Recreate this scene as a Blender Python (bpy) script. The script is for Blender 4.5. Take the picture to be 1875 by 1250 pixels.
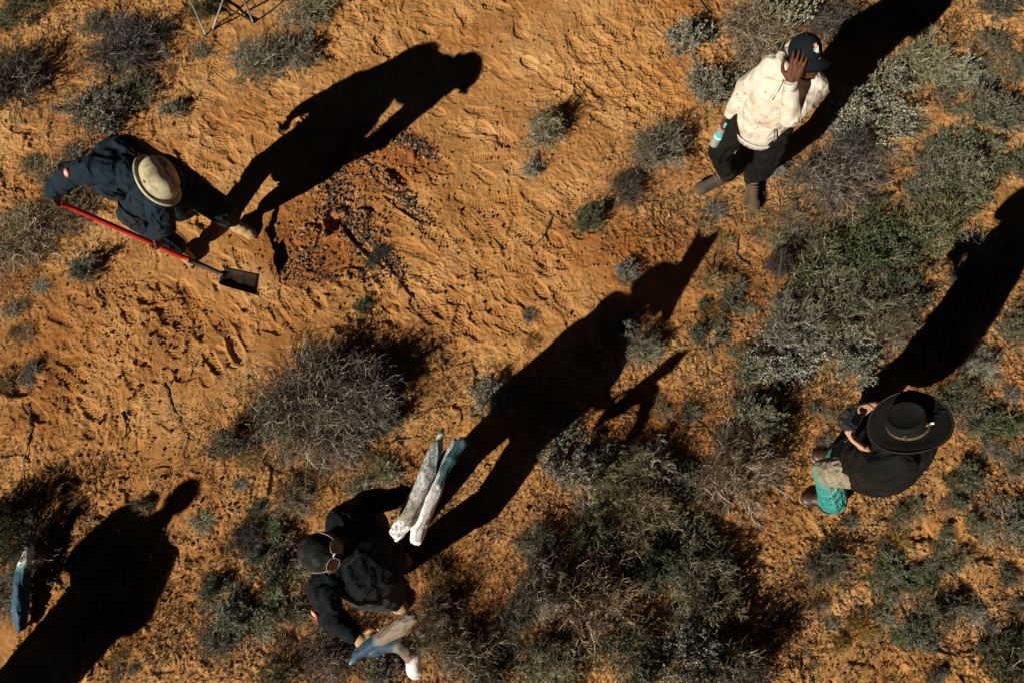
import bpy, bmesh, math, random
import numpy as np
from mathutils import Vector, Matrix

random.seed(7)
rng = np.random.default_rng(11)
S = bpy.context.scene
for o in list(bpy.data.objects):
    bpy.data.objects.remove(o)
COL = S.collection
rad = math.radians

# ------------------------------------------------------------------ camera
# a drone about five metres up, looking down with a slight forward tilt
CAM_H = 5.1
FPX = 1338.0            # focal length in photo pixels (photo 1875 wide)
CX, CY = 937.5, 625.0
NADIR = (1060.0, 1030.0)
_d = Vector((NADIR[0]-CX, -(NADIR[1]-CY), -FPX)).normalized()
CAM_R = _d.rotation_difference(Vector((0, 0, -1))).to_matrix()
cam_data = bpy.data.cameras.new('camera')
cam = bpy.data.objects.new('camera', cam_data)
COL.objects.link(cam)
cam.matrix_world = Matrix.Translation((0, 0, CAM_H)) @ CAM_R.to_4x4()
cam_data.sensor_width = 36.0
cam_data.lens = FPX/1875.0*36.0
cam_data.clip_start = 0.05
cam_data.clip_end = 3000
S.camera = cam

def at(px, py, z=0.0):
    """photo pixel -> world point at height z"""
    r = CAM_R @ Vector((px-CX, -(py-CY), -FPX))
    t = (z-CAM_H)/r.z
    return Vector((r.x*t, r.y*t, z))

# ------------------------------------------------------------------ light
SUN_AZ = 47.5           # direction the shadows run (degrees from +x)
SUN_EL = 31.0
SUN_STR = 5.0
SKY_STR = 0.05
EXPOSURE = 0.32
world = bpy.data.worlds.new('World'); S.world = world
world.use_nodes = True
wn = world.node_tree
bg = wn.nodes['Background']
sky = wn.nodes.new('ShaderNodeTexSky')
sky.sky_type = 'NISHITA'
sky.sun_disc = False
sky.sun_elevation = rad(SUN_EL)
_sd = Vector((-math.cos(rad(SUN_AZ))*math.cos(rad(SUN_EL)), -math.sin(rad(SUN_AZ))*math.cos(rad(SUN_EL)), math.sin(rad(SUN_EL))))
sky.sun_rotation = math.atan2(_sd.x, _sd.y)
sky.altitude = 1200
sky.air_density = 0.06
sky.dust_density = 0.0
sky.ozone_density = 0.6
wn.links.new(sky.outputs[0], bg.inputs[0])
bg.inputs[1].default_value = SKY_STR
sl = bpy.data.lights.new('sun', 'SUN')
sl.energy = SUN_STR; sl.angle = rad(0.5); sl.color = (1.0, 0.93, 0.81)
sun = bpy.data.objects.new('sun', sl); COL.objects.link(sun)
sun.rotation_euler = _sd.to_track_quat('Z', 'Y').to_euler()
sun.location = _sd*30
S.view_settings.view_transform = 'Standard'
S.view_settings.look = 'None'
S.view_settings.exposure = EXPOSURE
S.view_settings.gamma = 1.0

# ------------------------------------------------------------------ tags
def tag(o, label=None, cat=None, group=None, kind=None):
    if label: o['label'] = label
    if cat: o['category'] = cat
    if group: o['group'] = group
    if kind: o['kind'] = kind
    return o

def empty(name, loc=(0, 0, 0), **k):
    o = bpy.data.objects.new(name, None)
    o.empty_display_size = 0.1
    COL.objects.link(o); o.location = loc
    return tag(o, **k)

def link(name, me, parent=None, **k):
    """link a mesh whose coordinates are world coordinates"""
    o = bpy.data.objects.new(name, me)
    COL.objects.link(o)
    if parent is not None:
        o.parent = parent
        pl = Vector((0, 0, 0)); p = parent
        while p is not None:
            pl += p.location; p = p.parent
        o.location = -pl
    return tag(o, **k)

# ------------------------------------------------------------------ materials
def new_mat(name):
    m = bpy.data.materials.new(name); m.use_nodes = True
    nt = m.node_tree
    return m, nt, nt.nodes['Principled BSDF']

def N(nt, t, **k):
    n = nt.nodes.new(t)
    for a, v in k.items():
        if a.startswith('i_'):
            key = a[2:]
            n.inputs[int(key) if key.isdigit() else key.replace('_', ' ')].default_value = v
        else: setattr(n, a, v)
    return n

def ramp(nt, stops, fac=None):
    r = nt.nodes.new('ShaderNodeValToRGB')
    e = r.color_ramp.elements
    while len(e) > 1: e.remove(e[-1])
    e[0].position = stops[0][0]; e[0].color = (*stops[0][1], 1)
    for p, c in stops[1:]:
        x = e.new(p); x.color = (*c, 1)
    if fac is not None: nt.links.new(fac, r.inputs[0])
    return r

def dusty(m, amount=.5, z0=.0, z1=.55):
    """orange field dust rubbed into cloth, most of it near the ground"""
    nt = m.node_tree; L = nt.links; b = nt.nodes['Principled BSDF']
    src = b.inputs['Base Color'].links[0].from_socket
    tc = N(nt, 'ShaderNodeTexCoord'); sx = N(nt, 'ShaderNodeSeparateXYZ'); L.new(tc.outputs['Object'], sx.inputs[0])
    mr = N(nt, 'ShaderNodeMapRange'); mr.inputs['From Min'].default_value = z1; mr.inputs['From Max'].default_value = z0; mr.inputs['To Min'].default_value = .15; mr.inputs['To Max'].default_value = 1
    L.new(sx.outputs['Z'], mr.inputs['Value'])
    no = N(nt, 'ShaderNodeTexNoise', i_Scale=9.0, i_Detail=7, i_Roughness=.7); L.new(tc.outputs['Object'], no.inputs['Vector'])
    r = ramp(nt, [(.42, (0, 0, 0)), (.72, (1, 1, 1))], no.outputs['Fac'])
    mu = N(nt, 'ShaderNodeMath', operation='MULTIPLY'); L.new(mr.outputs[0], mu.inputs[0]); L.new(r.outputs[0], mu.inputs[1])
    m2 = N(nt, 'ShaderNodeMath', operation='MULTIPLY'); m2.inputs[1].default_value = amount; L.new(mu.outputs[0], m2.inputs[0])
    mx = N(nt, 'ShaderNodeMix', data_type='RGBA'); L.new(m2.outputs[0], mx.inputs[0]); L.new(src, mx.inputs[6]); mx.inputs[7].default_value = (.26, .13, .055, 1)
    L.new(mx.outputs[2], b.inputs['Base Color'])
    return m

def simple(name, stops, scale=6, detail=6, rough=0.8, bump=0.0, bscale=60, spec=0.3, metal=0.0, bdist=0.01, distort=0.0, fold=0.0):
    """object-space noise colour with a fine bump"""
    m, nt, b = new_mat(name); L = nt.links
    tc = N(nt, 'ShaderNodeTexCoord')
    no = N(nt, 'ShaderNodeTexNoise', i_Scale=scale, i_Detail=detail, i_Roughness=0.6, i_Distortion=distort)
    L.new(tc.outputs['Object'], no.inputs['Vector'])
    r = ramp(nt, stops, no.outputs['Fac'])
    L.new(r.outputs[0], b.inputs['Base Color'])
    b.inputs['Roughness'].default_value = rough
    b.inputs['Specular IOR Level'].default_value = spec
    b.inputs['Metallic'].default_value = metal
    if bump:
        n2 = N(nt, 'ShaderNodeTexNoise', i_Scale=bscale, i_Detail=5)
        L.new(tc.outputs['Object'], n2.inputs['Vector'])
        bp = N(nt, 'ShaderNodeBump', i_Strength=bump, i_Distance=bdist)
        L.new(n2.outputs['Fac'], bp.inputs['Height'])
        if fold: add_folds(nt, tc, bp, fold)
        L.new(bp.outputs[0], b.inputs['Normal'])
    return m

def add_folds(nt, tc, bp, fold):
    """creases of cloth as a wide ridged bump under the weave"""
    L = nt.links
    fo = N(nt, 'ShaderNodeTexNoise', noise_type='RIDGED_MULTIFRACTAL', i_Scale=5.5, i_Detail=2.5, i_Roughness=.5, i_Distortion=1.1, i_Offset=1.0, i_Gain=1.6)
    L.new(tc.outputs['Object'], fo.inputs['Vector'])
    b2 = N(nt, 'ShaderNodeBump', i_Strength=fold, i_Distance=.028)
    L.new(fo.outputs['Fac'], b2.inputs['Height']); L.new(b2.outputs[0], bp.inputs['Normal'])

def plant_mat(name, stops, rough=0.75, spec=0.25, trans=0.0):
    """colour from a per-twig random attribute called tint, plus a little noise"""
    m, nt, b = new_mat(name); L = nt.links
    a = N(nt, 'ShaderNodeAttribute', attribute_name='tint')
    r = ramp(nt, stops, a.outputs['Fac'])
    oi = N(nt, 'ShaderNodeObjectInfo')          # every plant has its own shade
    h = N(nt, 'ShaderNodeHueSaturation')
    mh = N(nt, 'ShaderNodeMapRange'); mh.inputs['To Min'].default_value = .485; mh.inputs['To Max'].default_value = .512
    L.new(oi.outputs['Random'], mh.inputs['Value']); L.new(mh.outputs[0], h.inputs['Hue'])
    m1 = N(nt, 'ShaderNodeMath', operation='MULTIPLY'); m1.inputs[1].default_value = 7.31; L.new(oi.outputs['Random'], m1.inputs[0])
    m2 = N(nt, 'ShaderNodeMath', operation='FRACT'); L.new(m1.outputs[0], m2.inputs[0])
    mv = N(nt, 'ShaderNodeMapRange'); mv.inputs['To Min'].default_value = .72; mv.inputs['To Max'].default_value = 1.38; L.new(m2.outputs[0], mv.inputs['Value']); L.new(mv.outputs[0], h.inputs['Value'])
    m3 = N(nt, 'ShaderNodeMath', operation='MULTIPLY'); m3.inputs[1].default_value = 13.7; L.new(oi.outputs['Random'], m3.inputs[0])
    m4 = N(nt, 'ShaderNodeMath', operation='FRACT'); L.new(m3.outputs[0], m4.inputs[0])
    ms = N(nt, 'ShaderNodeMapRange'); ms.inputs['To Min'].default_value = .8; ms.inputs['To Max'].default_value = 1.45; L.new(m4.outputs[0], ms.inputs['Value']); L.new(ms.outputs[0], h.inputs['Saturation'])
    L.new(r.outputs[0], h.inputs['Color']); L.new(h.outputs[0], b.inputs['Base Color'])
    b.inputs['Roughness'].default_value = rough
    b.inputs['Specular IOR Level'].default_value = spec
    return m

# ------------------------------------------------------------------ numpy mesh helpers
def np_mesh(name, V, F, mat=None, smooth=False, attr=None):
    """V (n,3); F (m,k) all faces the same size, or list of such arrays; attr: dict name->(n,) float"""
    me = bpy.data.meshes.new(name)
    if not isinstance(F, (list, tuple)): F = [F]
    V = np.asarray(V, dtype=np.float32)
    F = [f for f in F if len(f)]
    me.vertices.add(len(V)); me.vertices.foreach_set('co', V.ravel())
    nl = sum(f.size for f in F); nf = sum(len(f) for f in F)
    me.loops.add(nl); me.polygons.add(nf)
    idx = np.concatenate([f.ravel() for f in F]).astype(np.int32)
    me.loops.foreach_set('vertex_index', idx)
    tot = np.concatenate([np.full(len(f), f.shape[1]) for f in F])
    st = np.concatenate([[0], np.cumsum(tot)[:-1]]).astype(np.int32)
    me.polygons.foreach_set('loop_start', st)
    me.update(calc_edges=True)
    me.polygons.foreach_set('use_smooth', np.full(nf, smooth, dtype=bool))
    if attr:
        for k, v in attr.items():
            a = me.attributes.new(k, 'FLOAT', 'POINT')
            a.data.foreach_set('value', np.asarray(v, dtype=np.float32).ravel())
    if mat: me.materials.append(mat)
    return me

def vnoise(x, y, seed=0):
    """2-D smooth value noise in -1..1"""
    xi = np.floor(x).astype(np.int64); yi = np.floor(y).astype(np.int64)
    fx = x-xi; fy = y-yi
    fx = fx*fx*fx*(fx*(fx*6-15)+10); fy = fy*fy*fy*(fy*(fy*6-15)+10)
    def h(a, b):
        n = (a*374761393 + b*668265263 + seed*974634777) & 0xffffffff
        n = ((n ^ (n >> 13))*1274126177) & 0xffffffff
        n = n ^ (n >> 16)
        return (n & 0xffff)/32767.5-1
    a = h(xi, yi); b = h(xi+1, yi); c = h(xi, yi+1); d = h(xi+1, yi+1)
    return (a*(1-fx)+b*fx)*(1-fy)+(c*(1-fx)+d*fx)*fy

def noise3(P, s, seed=0):
    """cheap 3-D noise from three 2-D slices"""
    x, y, z = P[:, 0]*s, P[:, 1]*s, P[:, 2]*s
    return (vnoise(x+z*0.37, y-z*0.53, seed)+vnoise(y+11.3+x*0.21, z, seed+1)+vnoise(z+5.1, x-7.7+y*0.3, seed+2))/1.7
# ------------------------------------------------------------------ ground
def px_grid(X, Y):
    """world ground point -> photo pixel (used to lay out the sandy and the littered zones)"""
    Rt = np.array(CAM_R.transposed())
    P = np.stack([X, Y, np.full_like(X, -CAM_H)], -1) @ Rt.T
    return CX + P[..., 0]/-P[..., 2]*FPX, CY - P[..., 1]/-P[..., 2]*FPX

def blob_mask(PX, PY, blobs):
    m = np.zeros_like(PX)
    for (x, y, rx, ry, w) in blobs:
        d = ((PX-x)/rx)**2+((PY-y)/ry)**2
        m = np.maximum(m, w*np.clip(1.6-d, 0, 1))
    return m
# open trampled sand (photo pixels: x, y, rx, ry, weight)
SAND = [(930, 120, 330, 160, 1), (900, 400, 220, 220, 1), (800, 470, 200, 140, 1), (400, 330, 120, 200, 1),
        (250, 620, 230, 130, 1), (380, 560, 250, 110, 1), (720, 540, 260, 90, 1), (960, 560, 130, 120, 1), (560, 60, 120, 60, .7),
        (1130, 100, 150, 120, .9), (450, 200, 150, 100, 1), (60, 260, 90, 80, .8), (130, 700, 160, 90, .6), (60, 100, 60, 60, .4),
        (1720, 230, 90, 50, .6), (1480, 950, 120, 110, .45), (640, 800, 60, 40, .5), (760, 820, 90, 60, .5),
        (1330, 480, 80, 70, .5), (330, 960, 70, 60, .4)]
# litter-strewn scrub floor
LITTER = [(1600, 500, 330, 330, 1), (1300, 300, 180, 120, .6), (1200, 700, 260, 140, .8), (1100, 1050, 420, 260, 1), (1700, 1050, 330, 260, .9),
          (1780, 200, 160, 240, .8), (600, 1180, 420, 150, .9), (200, 950, 300, 120, .55), (400, 1100, 220, 180, .7), (60, 480, 150, 130, .8),
          (200, 150, 200, 150, .7), (560, 60, 140, 90, .5), (40, 800, 90, 220, .5), (60, 600, 80, 80, .6), (600, 740, 260, 190, .8), (560, 560, 120, 40, .5),
          (1450, 100, 220, 120, .8), (1150, 400, 140, 80, .7), (100, 30, 200, 60, .6)]

def build_ground():
    st = 0.0062
    xs = np.arange(-5.55, 3.95, st); ys = np.arange(-1.15, 5.25, st)
    def ext(a):
        o = []; s = st; v = 0
        while v < 1500:
            s *= 1.28; v += s; o.append(v)
        o = np.array(o)
        return np.concatenate([(a[0]-o)[::-1], a, a[-1]+o])
    xs = ext(xs); ys = ext(ys)
    X, Y = np.meshgrid(xs, ys)
    PX, PY = px_grid(X, Y)
    far = (np.abs(X+0.8) > 6) | (np.abs(Y-2) > 4.6)
    sand = np.clip(blob_mask(PX, PY, SAND)+0.25*vnoise(X*3, Y*3, 3), 0, 1)
    litter = np.clip(blob_mask(PX, PY, LITTER)+0.3*vnoise(X*2.5, Y*2.5, 4), 0, 1)
    litter[far] = 0.7; sand[far] = 0.2
    inner = ~far
    Z = np.zeros_like(X)
    x = X[inner]; y = Y[inner]; sd = sand[inner]; lt = litter[inner]
    h = 0.018*vnoise(x*1.1, y*1.1, 21)+0.014*vnoise(x*2.7, y*2.7, 22)
    wx = x+0.05*vnoise(x*7, y*7, 31); wy = y+0.05*vnoise(x*7, y*7, 32)
    # lumpy undulation
    h += 0.0075*vnoise(wx*7, wy*7, 23)*(1.15-0.5*sd)
    # crusty edges and scuffs
    r = 1-np.abs(vnoise(wx*13, wy*13, 24)); h += 0.008*np.clip(r-0.55, 0, 1)*(1.5-0.9*sd)
    calm = np.clip(0.85+0.9*vnoise(x*1.7+4, y*1.7, 33)+.3*vnoise(x*5, y*5, 34), .25, 1.5)   # smooth dust in places, churned in others
    r2 = vnoise(wx*22+3, wy*14, 25); h += 0.0045*r2*(1.2-0.45*sd)*calm
    h += 0.0036*vnoise(wx*46, wy*40, 26)*(1.2-0.4*sd)*calm
    h += 0.0026*vnoise(x*81+y*33, y*81-x*33, 27)*(1.3-0.55*sd)*calm
    # trampled, crumbled soil: short overlapping ridges in many directions
    for q_, (ca_, sa_) in enumerate([(.8, .6), (-.5, .87), (.2, -.98)]):
        u_ = wx*ca_+wy*sa_; v_ = -wx*sa_+wy*ca_
        rr_ = 1-np.abs(vnoise(u_*16+q_*9, v_*38, 90+q_)); h += 0.0055*np.clip(rr_-0.72, 0, 1)*3.2*np.clip(vnoise(x*6+q_, y*6, 95+q_)+.25, 0, 1)*(1.15-.45*sd)
    # stepped crusts: broken plates in the littered parts
    c = vnoise(wx*9+40, wy*9, 28); h += 0.008*np.tanh(c*9)*np.clip(1.0-0.8*sd, 0, 1)*np.clip(vnoise(x*2+9, y*2, 29)+0.6, 0, 1)
    Z[inner] = h
    # ---- dug ground beside the digger
    def pit(px, py, rx, ry, ang, depth, rim=0.4):
        c = at(px, py); ca, sa = math.cos(ang), math.sin(ang)
        U = (X-c.x)*ca+(Y-c.y)*sa; W = -(X-c.x)*sa+(Y-c.y)*ca
        d = np.sqrt((U/rx)**2+(W/ry)**2)+0.16*vnoise(X*9, Y*9, 41)+0.05*vnoise(X*30, Y*30, 42)
        m = np.clip((1.15-d)/0.35, 0, 1); m = m*m*(3-2*m)
        rm = np.exp(-((d-1.25)/0.22)**2)
        Z[...] = Z-depth*m+depth*rim*rm
    for p in [(700, 285, .30, .11, -.5, .012), (615, 410, .10, .05, 1.0, .035), (665, 450, .26, .035, -.82, .022), (745, 385, .22, .03, -.62, .018),
              (590, 465, .18, .12, .3, .012), (800, 300, .16, .07, -.5, .012), (570, 520, .2, .06, -.4, .010), (632, 360, .22, .03, .9, .016), (612, 405, .07, .06, .2, .05), (655, 395, .10, .05, .2, -.03), (720, 330, .12, .06, -.5, -.025), (560, 430, .10, .07, .6, -.025), (640, 500, .12, .05, 0, -.02),
              (40, 700, .16, .10, 0, .03), (430, 640, .12, .05, -1, .02), (1390, 60, .1, .1, 0, .02)]:
        pit(*p)
    # ---- boot prints
    r_ = random.Random(5)
    def stamp(cx_, cy_, ang, L=0.29, depth=0.008, kind=0, deep=0.0):
        R = 0.22
        i0, i1 = np.searchsorted(xs, [cx_-R, cx_+R]); j0, j1 = np.searchsorted(ys, [cy_-R, cy_+R])
        if i1-i0 < 6 or j1-j0 < 6: return
        x = X[j0:j1, i0:i1]; y = Y[j0:j1, i0:i1]; z = Z[j0:j1, i0:i1]
        ca, sa = math.cos(ang), math.sin(ang)
        u = ((x-cx_)*ca+(y-cy_)*sa)/L; v = (-(x-cx_)*sa+(y-cy_)*ca)/L
        # sole outline: half width along u
        w = 0.165+0.020*np.sin((u+0.1)*4.2)-0.028*np.exp(-((u+0.08)/0.12)**2)
        end = np.clip(1-np.abs(u/0.5)**5, 0, 1)**0.5
        d = (np.abs(v)/(w*np.maximum(end, 1e-3)))
        inside = np.clip((1.10-d)/0.34, 0, 1)*(np.abs(u) < 0.5)
        inside = inside*np.clip(vnoise(x*9+7+cx_*31, y*9, kind+50)*1.5+0.75, 0, 1)
        um, vm = u*L, v*L
        if kind == 0:   # chevron lugs
            t = np.sign(np.sin((um+np.abs(vm)*0.7)*2*np.pi/0.030))*0.5+0.5
        elif kind == 1:  # square lugs
            t = ((np.sin(um*2*np.pi/0.028) > -0.1) & (np.sin(vm*2*np.pi/0.028) > -0.1)).astype(float)
        elif kind == 2:  # bars across
            t = (np.sin(um*2*np.pi/0.019) > 0).astype(float)
        else:            # worn flat sole
            t = 0.3+0*um
        mean = z.mean()
        fl = mean*0.35+z*0.65
        target = fl-depth-deep-0.0056*t
        rim = np.exp(-((d-1.25)/0.16)**2)*(np.abs(u) < 0.56)*0.6
        Z[j0:j1, i0:i1] = z*(1-inside)+target*inside+depth*0.35*rim*(1-inside)
    zones = [(930, 120, 260, 120, 34), (880, 400, 190, 170, 40), (400, 330, 80, 160, 22), (260, 610, 190, 90, 24), (400, 545, 190, 70, 18),
             (720, 560, 240, 60, 24), (960, 560, 110, 90, 10), (1130, 130, 120, 100, 20), (450, 190, 120, 90, 20), (570, 230, 60, 40, 4), (60, 280, 60, 60, 3),
             (170, 720, 150, 70, 14), (600, 60, 100, 40, 6), (760, 830, 60, 50, 5), (1480, 960, 90, 70, 5), (1330, 500, 70, 50, 5), (1180, 170, 80, 60, 8), (560, 880, 50, 40, 3), (1150, 620, 130, 60, 4)]
    for (zx, zy, rx, ry, n) in zones:
        for _ in range(int(n*2.8)):
            a = r_.uniform(0, 6.283); q = math.sqrt(r_.random())
            c = at(zx+rx*q*math.cos(a), zy+ry*q*math.sin(a))
            stamp(c.x, c.y, r_.choice([r_.uniform(0, 6.28), -0.7+r_.uniform(-.4, .4), 2.4+r_.uniform(-.5, .5)]), r_.uniform(.25, .29), r_.uniform(.001, .0045), r_.choice([0, 0, 1, 1, 2, 2, 3]), r_.choice([0, 0, 0, .002, .004, .009]))
    # tiny bird / animal scratches and pocks over the sand
    pk = np.clip(vnoise(X[inner]*34, Y[inner]*34, 61)-0.66, 0, 1)*np.clip(vnoise(X[inner]*1.6, Y[inner]*1.6, 62)+0.35, 0, 1)
    Z[inner] -= 0.022*pk
    Z[far] = 0.4*vnoise(X[far]*0.05, Y[far]*0.05, 63)*np.clip((np.hypot(X[far], Y[far]-2)-6)/40, 0, 1)
    red = np.zeros_like(X)
    red = np.maximum(red, blob_mask(PX, PY, [(700, 290, 100, 60, 1), (565, 430, 100, 90, 1), (630, 360, 80, 100, .8), (680, 430, 90, 60, .5), (60, 650, 120, 200, .5), (250, 1050, 350, 160, .35), (660, 830, 150, 80, .55), (1250, 600, 180, 200, .45), (640, 600, 300, 60, .35),
                                             (1150, 780, 200, 90, .5), (900, 1050, 200, 150, .6), (500, 950, 300, 200, .4), (1150, 450, 120, 60, .5), (1350, 950, 100, 100, .4), (250, 850, 300, 100, .3)]))
    red = np.clip(red+0.35*vnoise(X*2.2, Y*2.2, 71)+0.15*vnoise(X*11, Y*11, 72), 0, 1); red[far] = 0.4
    ny, nx = X.shape
    I = np.arange(ny*nx).reshape(ny, nx)
    F = np.stack([I[:-1, :-1], I[:-1, 1:], I[1:, 1:], I[1:, :-1]], -1).reshape(-1, 4)
    m, nt, b = new_mat('red_sand'); L = nt.links
    tc = N(nt, 'ShaderNodeTexCoord')
    ar = N(nt, 'ShaderNodeAttribute', attribute_name='redness'); al = N(nt, 'ShaderNodeAttribute', attribute_name='litter')
    n1 = N(nt, 'ShaderNodeTexNoise', i_Scale=1.7, i_Detail=9, i_Roughness=0.65); L.new(tc.outputs['Object'], n1.inputs['Vector'])
    n2 = N(nt, 'ShaderNodeTexNoise', i_Scale=42.0, i_Detail=6, i_Roughness=0.7); L.new(tc.outputs['Object'], n2.inputs['Vector'])
    pale = ramp(nt, [(0.36, (0.37, 0.165, 0.048)), (0.5, (0.44, 0.217, 0.071)), (0.66, (0.53, 0.295, 0.116))], n1.outputs['Fac'])
    deep = ramp(nt, [(0.35, (0.23, 0.075, 0.017)), (0.68, (0.39, 0.150, 0.038))], n1.outputs['Fac'])
    mx = N(nt, 'ShaderNodeMix', data_type='RGBA'); L.new(ar.outputs['Fac'], mx.inputs[0]); L.new(pale.outputs[0], mx.inputs[6]); L.new(deep.outputs[0], mx.inputs[7])
    # organic stain: dark humus specks in the littered parts
    sp = ramp(nt, [(0.50, (0, 0, 0)), (0.66, (1, 1, 1))], n2.outputs['Fac'])
    mu = N(nt, 'ShaderNodeMath', operation='MULTIPLY'); L.new(sp.outputs[0], mu.inputs[0]); L.new(al.outputs['Fac'], mu.inputs[1])
    mu2 = N(nt, 'ShaderNodeMath', operation='MULTIPLY'); L.new(mu.outputs[0], mu2.inputs[0]); mu2.inputs[1].default_value = 0.55
    mx2 = N(nt, 'ShaderNodeMix', data_type='RGBA'); L.new(mu2.outputs[0], mx2.inputs[0]); L.new(mx.outputs[2], mx2.inputs[6]); mx2.inputs[7].default_value = (0.17, 0.075, 0.03, 1)
    L.new(mx2.outputs[2], b.inputs['Base Color'])
    b.inputs['Roughness'].default_value = 0.95; b.inputs['Specular IOR Level'].default_value = 0.1
    n3 = N(nt, 'ShaderNodeTexNoise', i_Scale=260.0, i_Detail=4, i_Roughness=0.7); L.new(tc.outputs['Object'], n3.inputs['Vector'])
    bp = N(nt, 'ShaderNodeBump', i_Strength=0.55, i_Distance=0.004); L.new(n3.outputs['Fac'], bp.inputs['Height']); L.new(bp.outputs[0], b.inputs['Normal'])
    me = np_mesh('ground', np.stack([X.ravel(), Y.ravel(), Z.ravel()], -1), F, m, True, {'redness': red.ravel(), 'litter': litter.ravel()})
    o = link('ground', me, kind='structure')
    return xs, ys, Z, litter, sand
GXS, GYS, GZ, GLIT, GSAND = build_ground()

def gz(x, y):
    i = min(max(int(np.searchsorted(GXS, x)), 0), len(GXS)-1); j = min(max(int(np.searchsorted(GYS, y)), 0), len(GYS)-1)
    return float(GZ[j, i])
def gsample(A, x, y):
    i = np.clip(np.searchsorted(GXS, x), 0, len(GXS)-1); j = np.clip(np.searchsorted(GYS, y), 0, len(GYS)-1)
    return A[j, i]
# ------------------------------------------------------------------ plants
def tubes(P, R, sides=3):
    """P (m,k,3) polylines, R (m,k) radii -> V, F(quads)"""
    m, k, _ = P.shape
    T = np.gradient(P, axis=1); T /= np.linalg.norm(T, axis=2, keepdims=True)+1e-9
    up = np.where(np.abs(T[..., 2:3]) > 0.9, np.array([1., 0, 0]), np.array([0, 0, 1.]))
    A = np.cross(T, up); A /= np.linalg.norm(A, axis=2, keepdims=True)+1e-9
    B = np.cross(T, A)
    ang = np.arange(sides)*2*np.pi/sides
    V = P[:, :, None, :]+R[:, :, None, None]*(np.cos(ang)[None, None, :, None]*A[:, :, None, :]+np.sin(ang)[None, None, :, None]*B[:, :, None, :])
    I = np.arange(m*k*sides).reshape(m, k, sides)
    J = np.roll(I, -1, axis=2)
    F = np.stack([I[:, :-1], I[:, 1:], J[:, 1:], J[:, :-1]], -1).reshape(-1, 4)
    return V.reshape(-1, 3), F

def unit(a): return a/(np.linalg.norm(a, axis=-1, keepdims=True)+1e-9)

def grow(rg, base, dirs, L, k, wob, droop=0.0, r0=0.004, r1=0.001):
    """curved stems: start points, directions, lengths"""
    m = len(base)
    P = np.zeros((m, k, 3)); P[:, 0] = base
    d = unit(dirs.copy())
    bend = rg.normal(0, 1, (m, 3))*wob
    for i in range(1, k):
        d = unit(d+bend/(k-1)+rg.normal(0, 1, (m, 3))*wob*0.45+np.array([0, 0, -droop/(k-1)]))
        P[:, i] = P[:, i-1]+d*(L/(k-1))[:, None]
    P[:, 1:, 2] = np.maximum(P[:, 1:, 2], 0.004)
    t = np.linspace(0, 1, k)[None, :]
    R = (r0*(1-t)+r1*t)*np.ones((m, 1))
    return P, R

def branch_from(rg, P, n, tmin=0.35):
    m, k, _ = P.shape
    i = np.repeat(np.arange(m), n)
    t = rg.uniform(tmin, 1.0, m*n)*(k-1); j = np.minimum(t.astype(int), k-2); f = (t-j)[:, None]
    p = P[i, j]*(1-f)+P[i, j+1]*f
    d = unit(P[i, j+1]-P[i, j])
    return p, d

def leaves(rg, C, D, ln, wd, n_tint=None, fold=True):
    """small boat-shaped leaves at C pointing along D: 2 quads with a fold"""
    m = len(C); D = unit(D)
    s = unit(np.cross(D, rg.normal(0, 1, (m, 3)))); n = np.cross(D, s)
    l = (ln*rg.uniform(.7, 1.25, m))[:, None]; w = (wd*rg.uniform(.7, 1.25, m))[:, None]
    a = C; e = C+D*l; mid = C+D*l*0.5-n*w*0.3
    p = mid+s*w*0.5+n*w*0.3; q = mid-s*w*0.5+n*w*0.3
    V = np.stack([a, p, e, q, mid], 1).reshape(-1, 3)
    I = np.arange(m)[:, None]*5
    F = np.concatenate([I+np.array([[0, 1, 2, 4]]), I+np.array([[0, 4, 2, 3]])])
    return V, F

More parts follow.
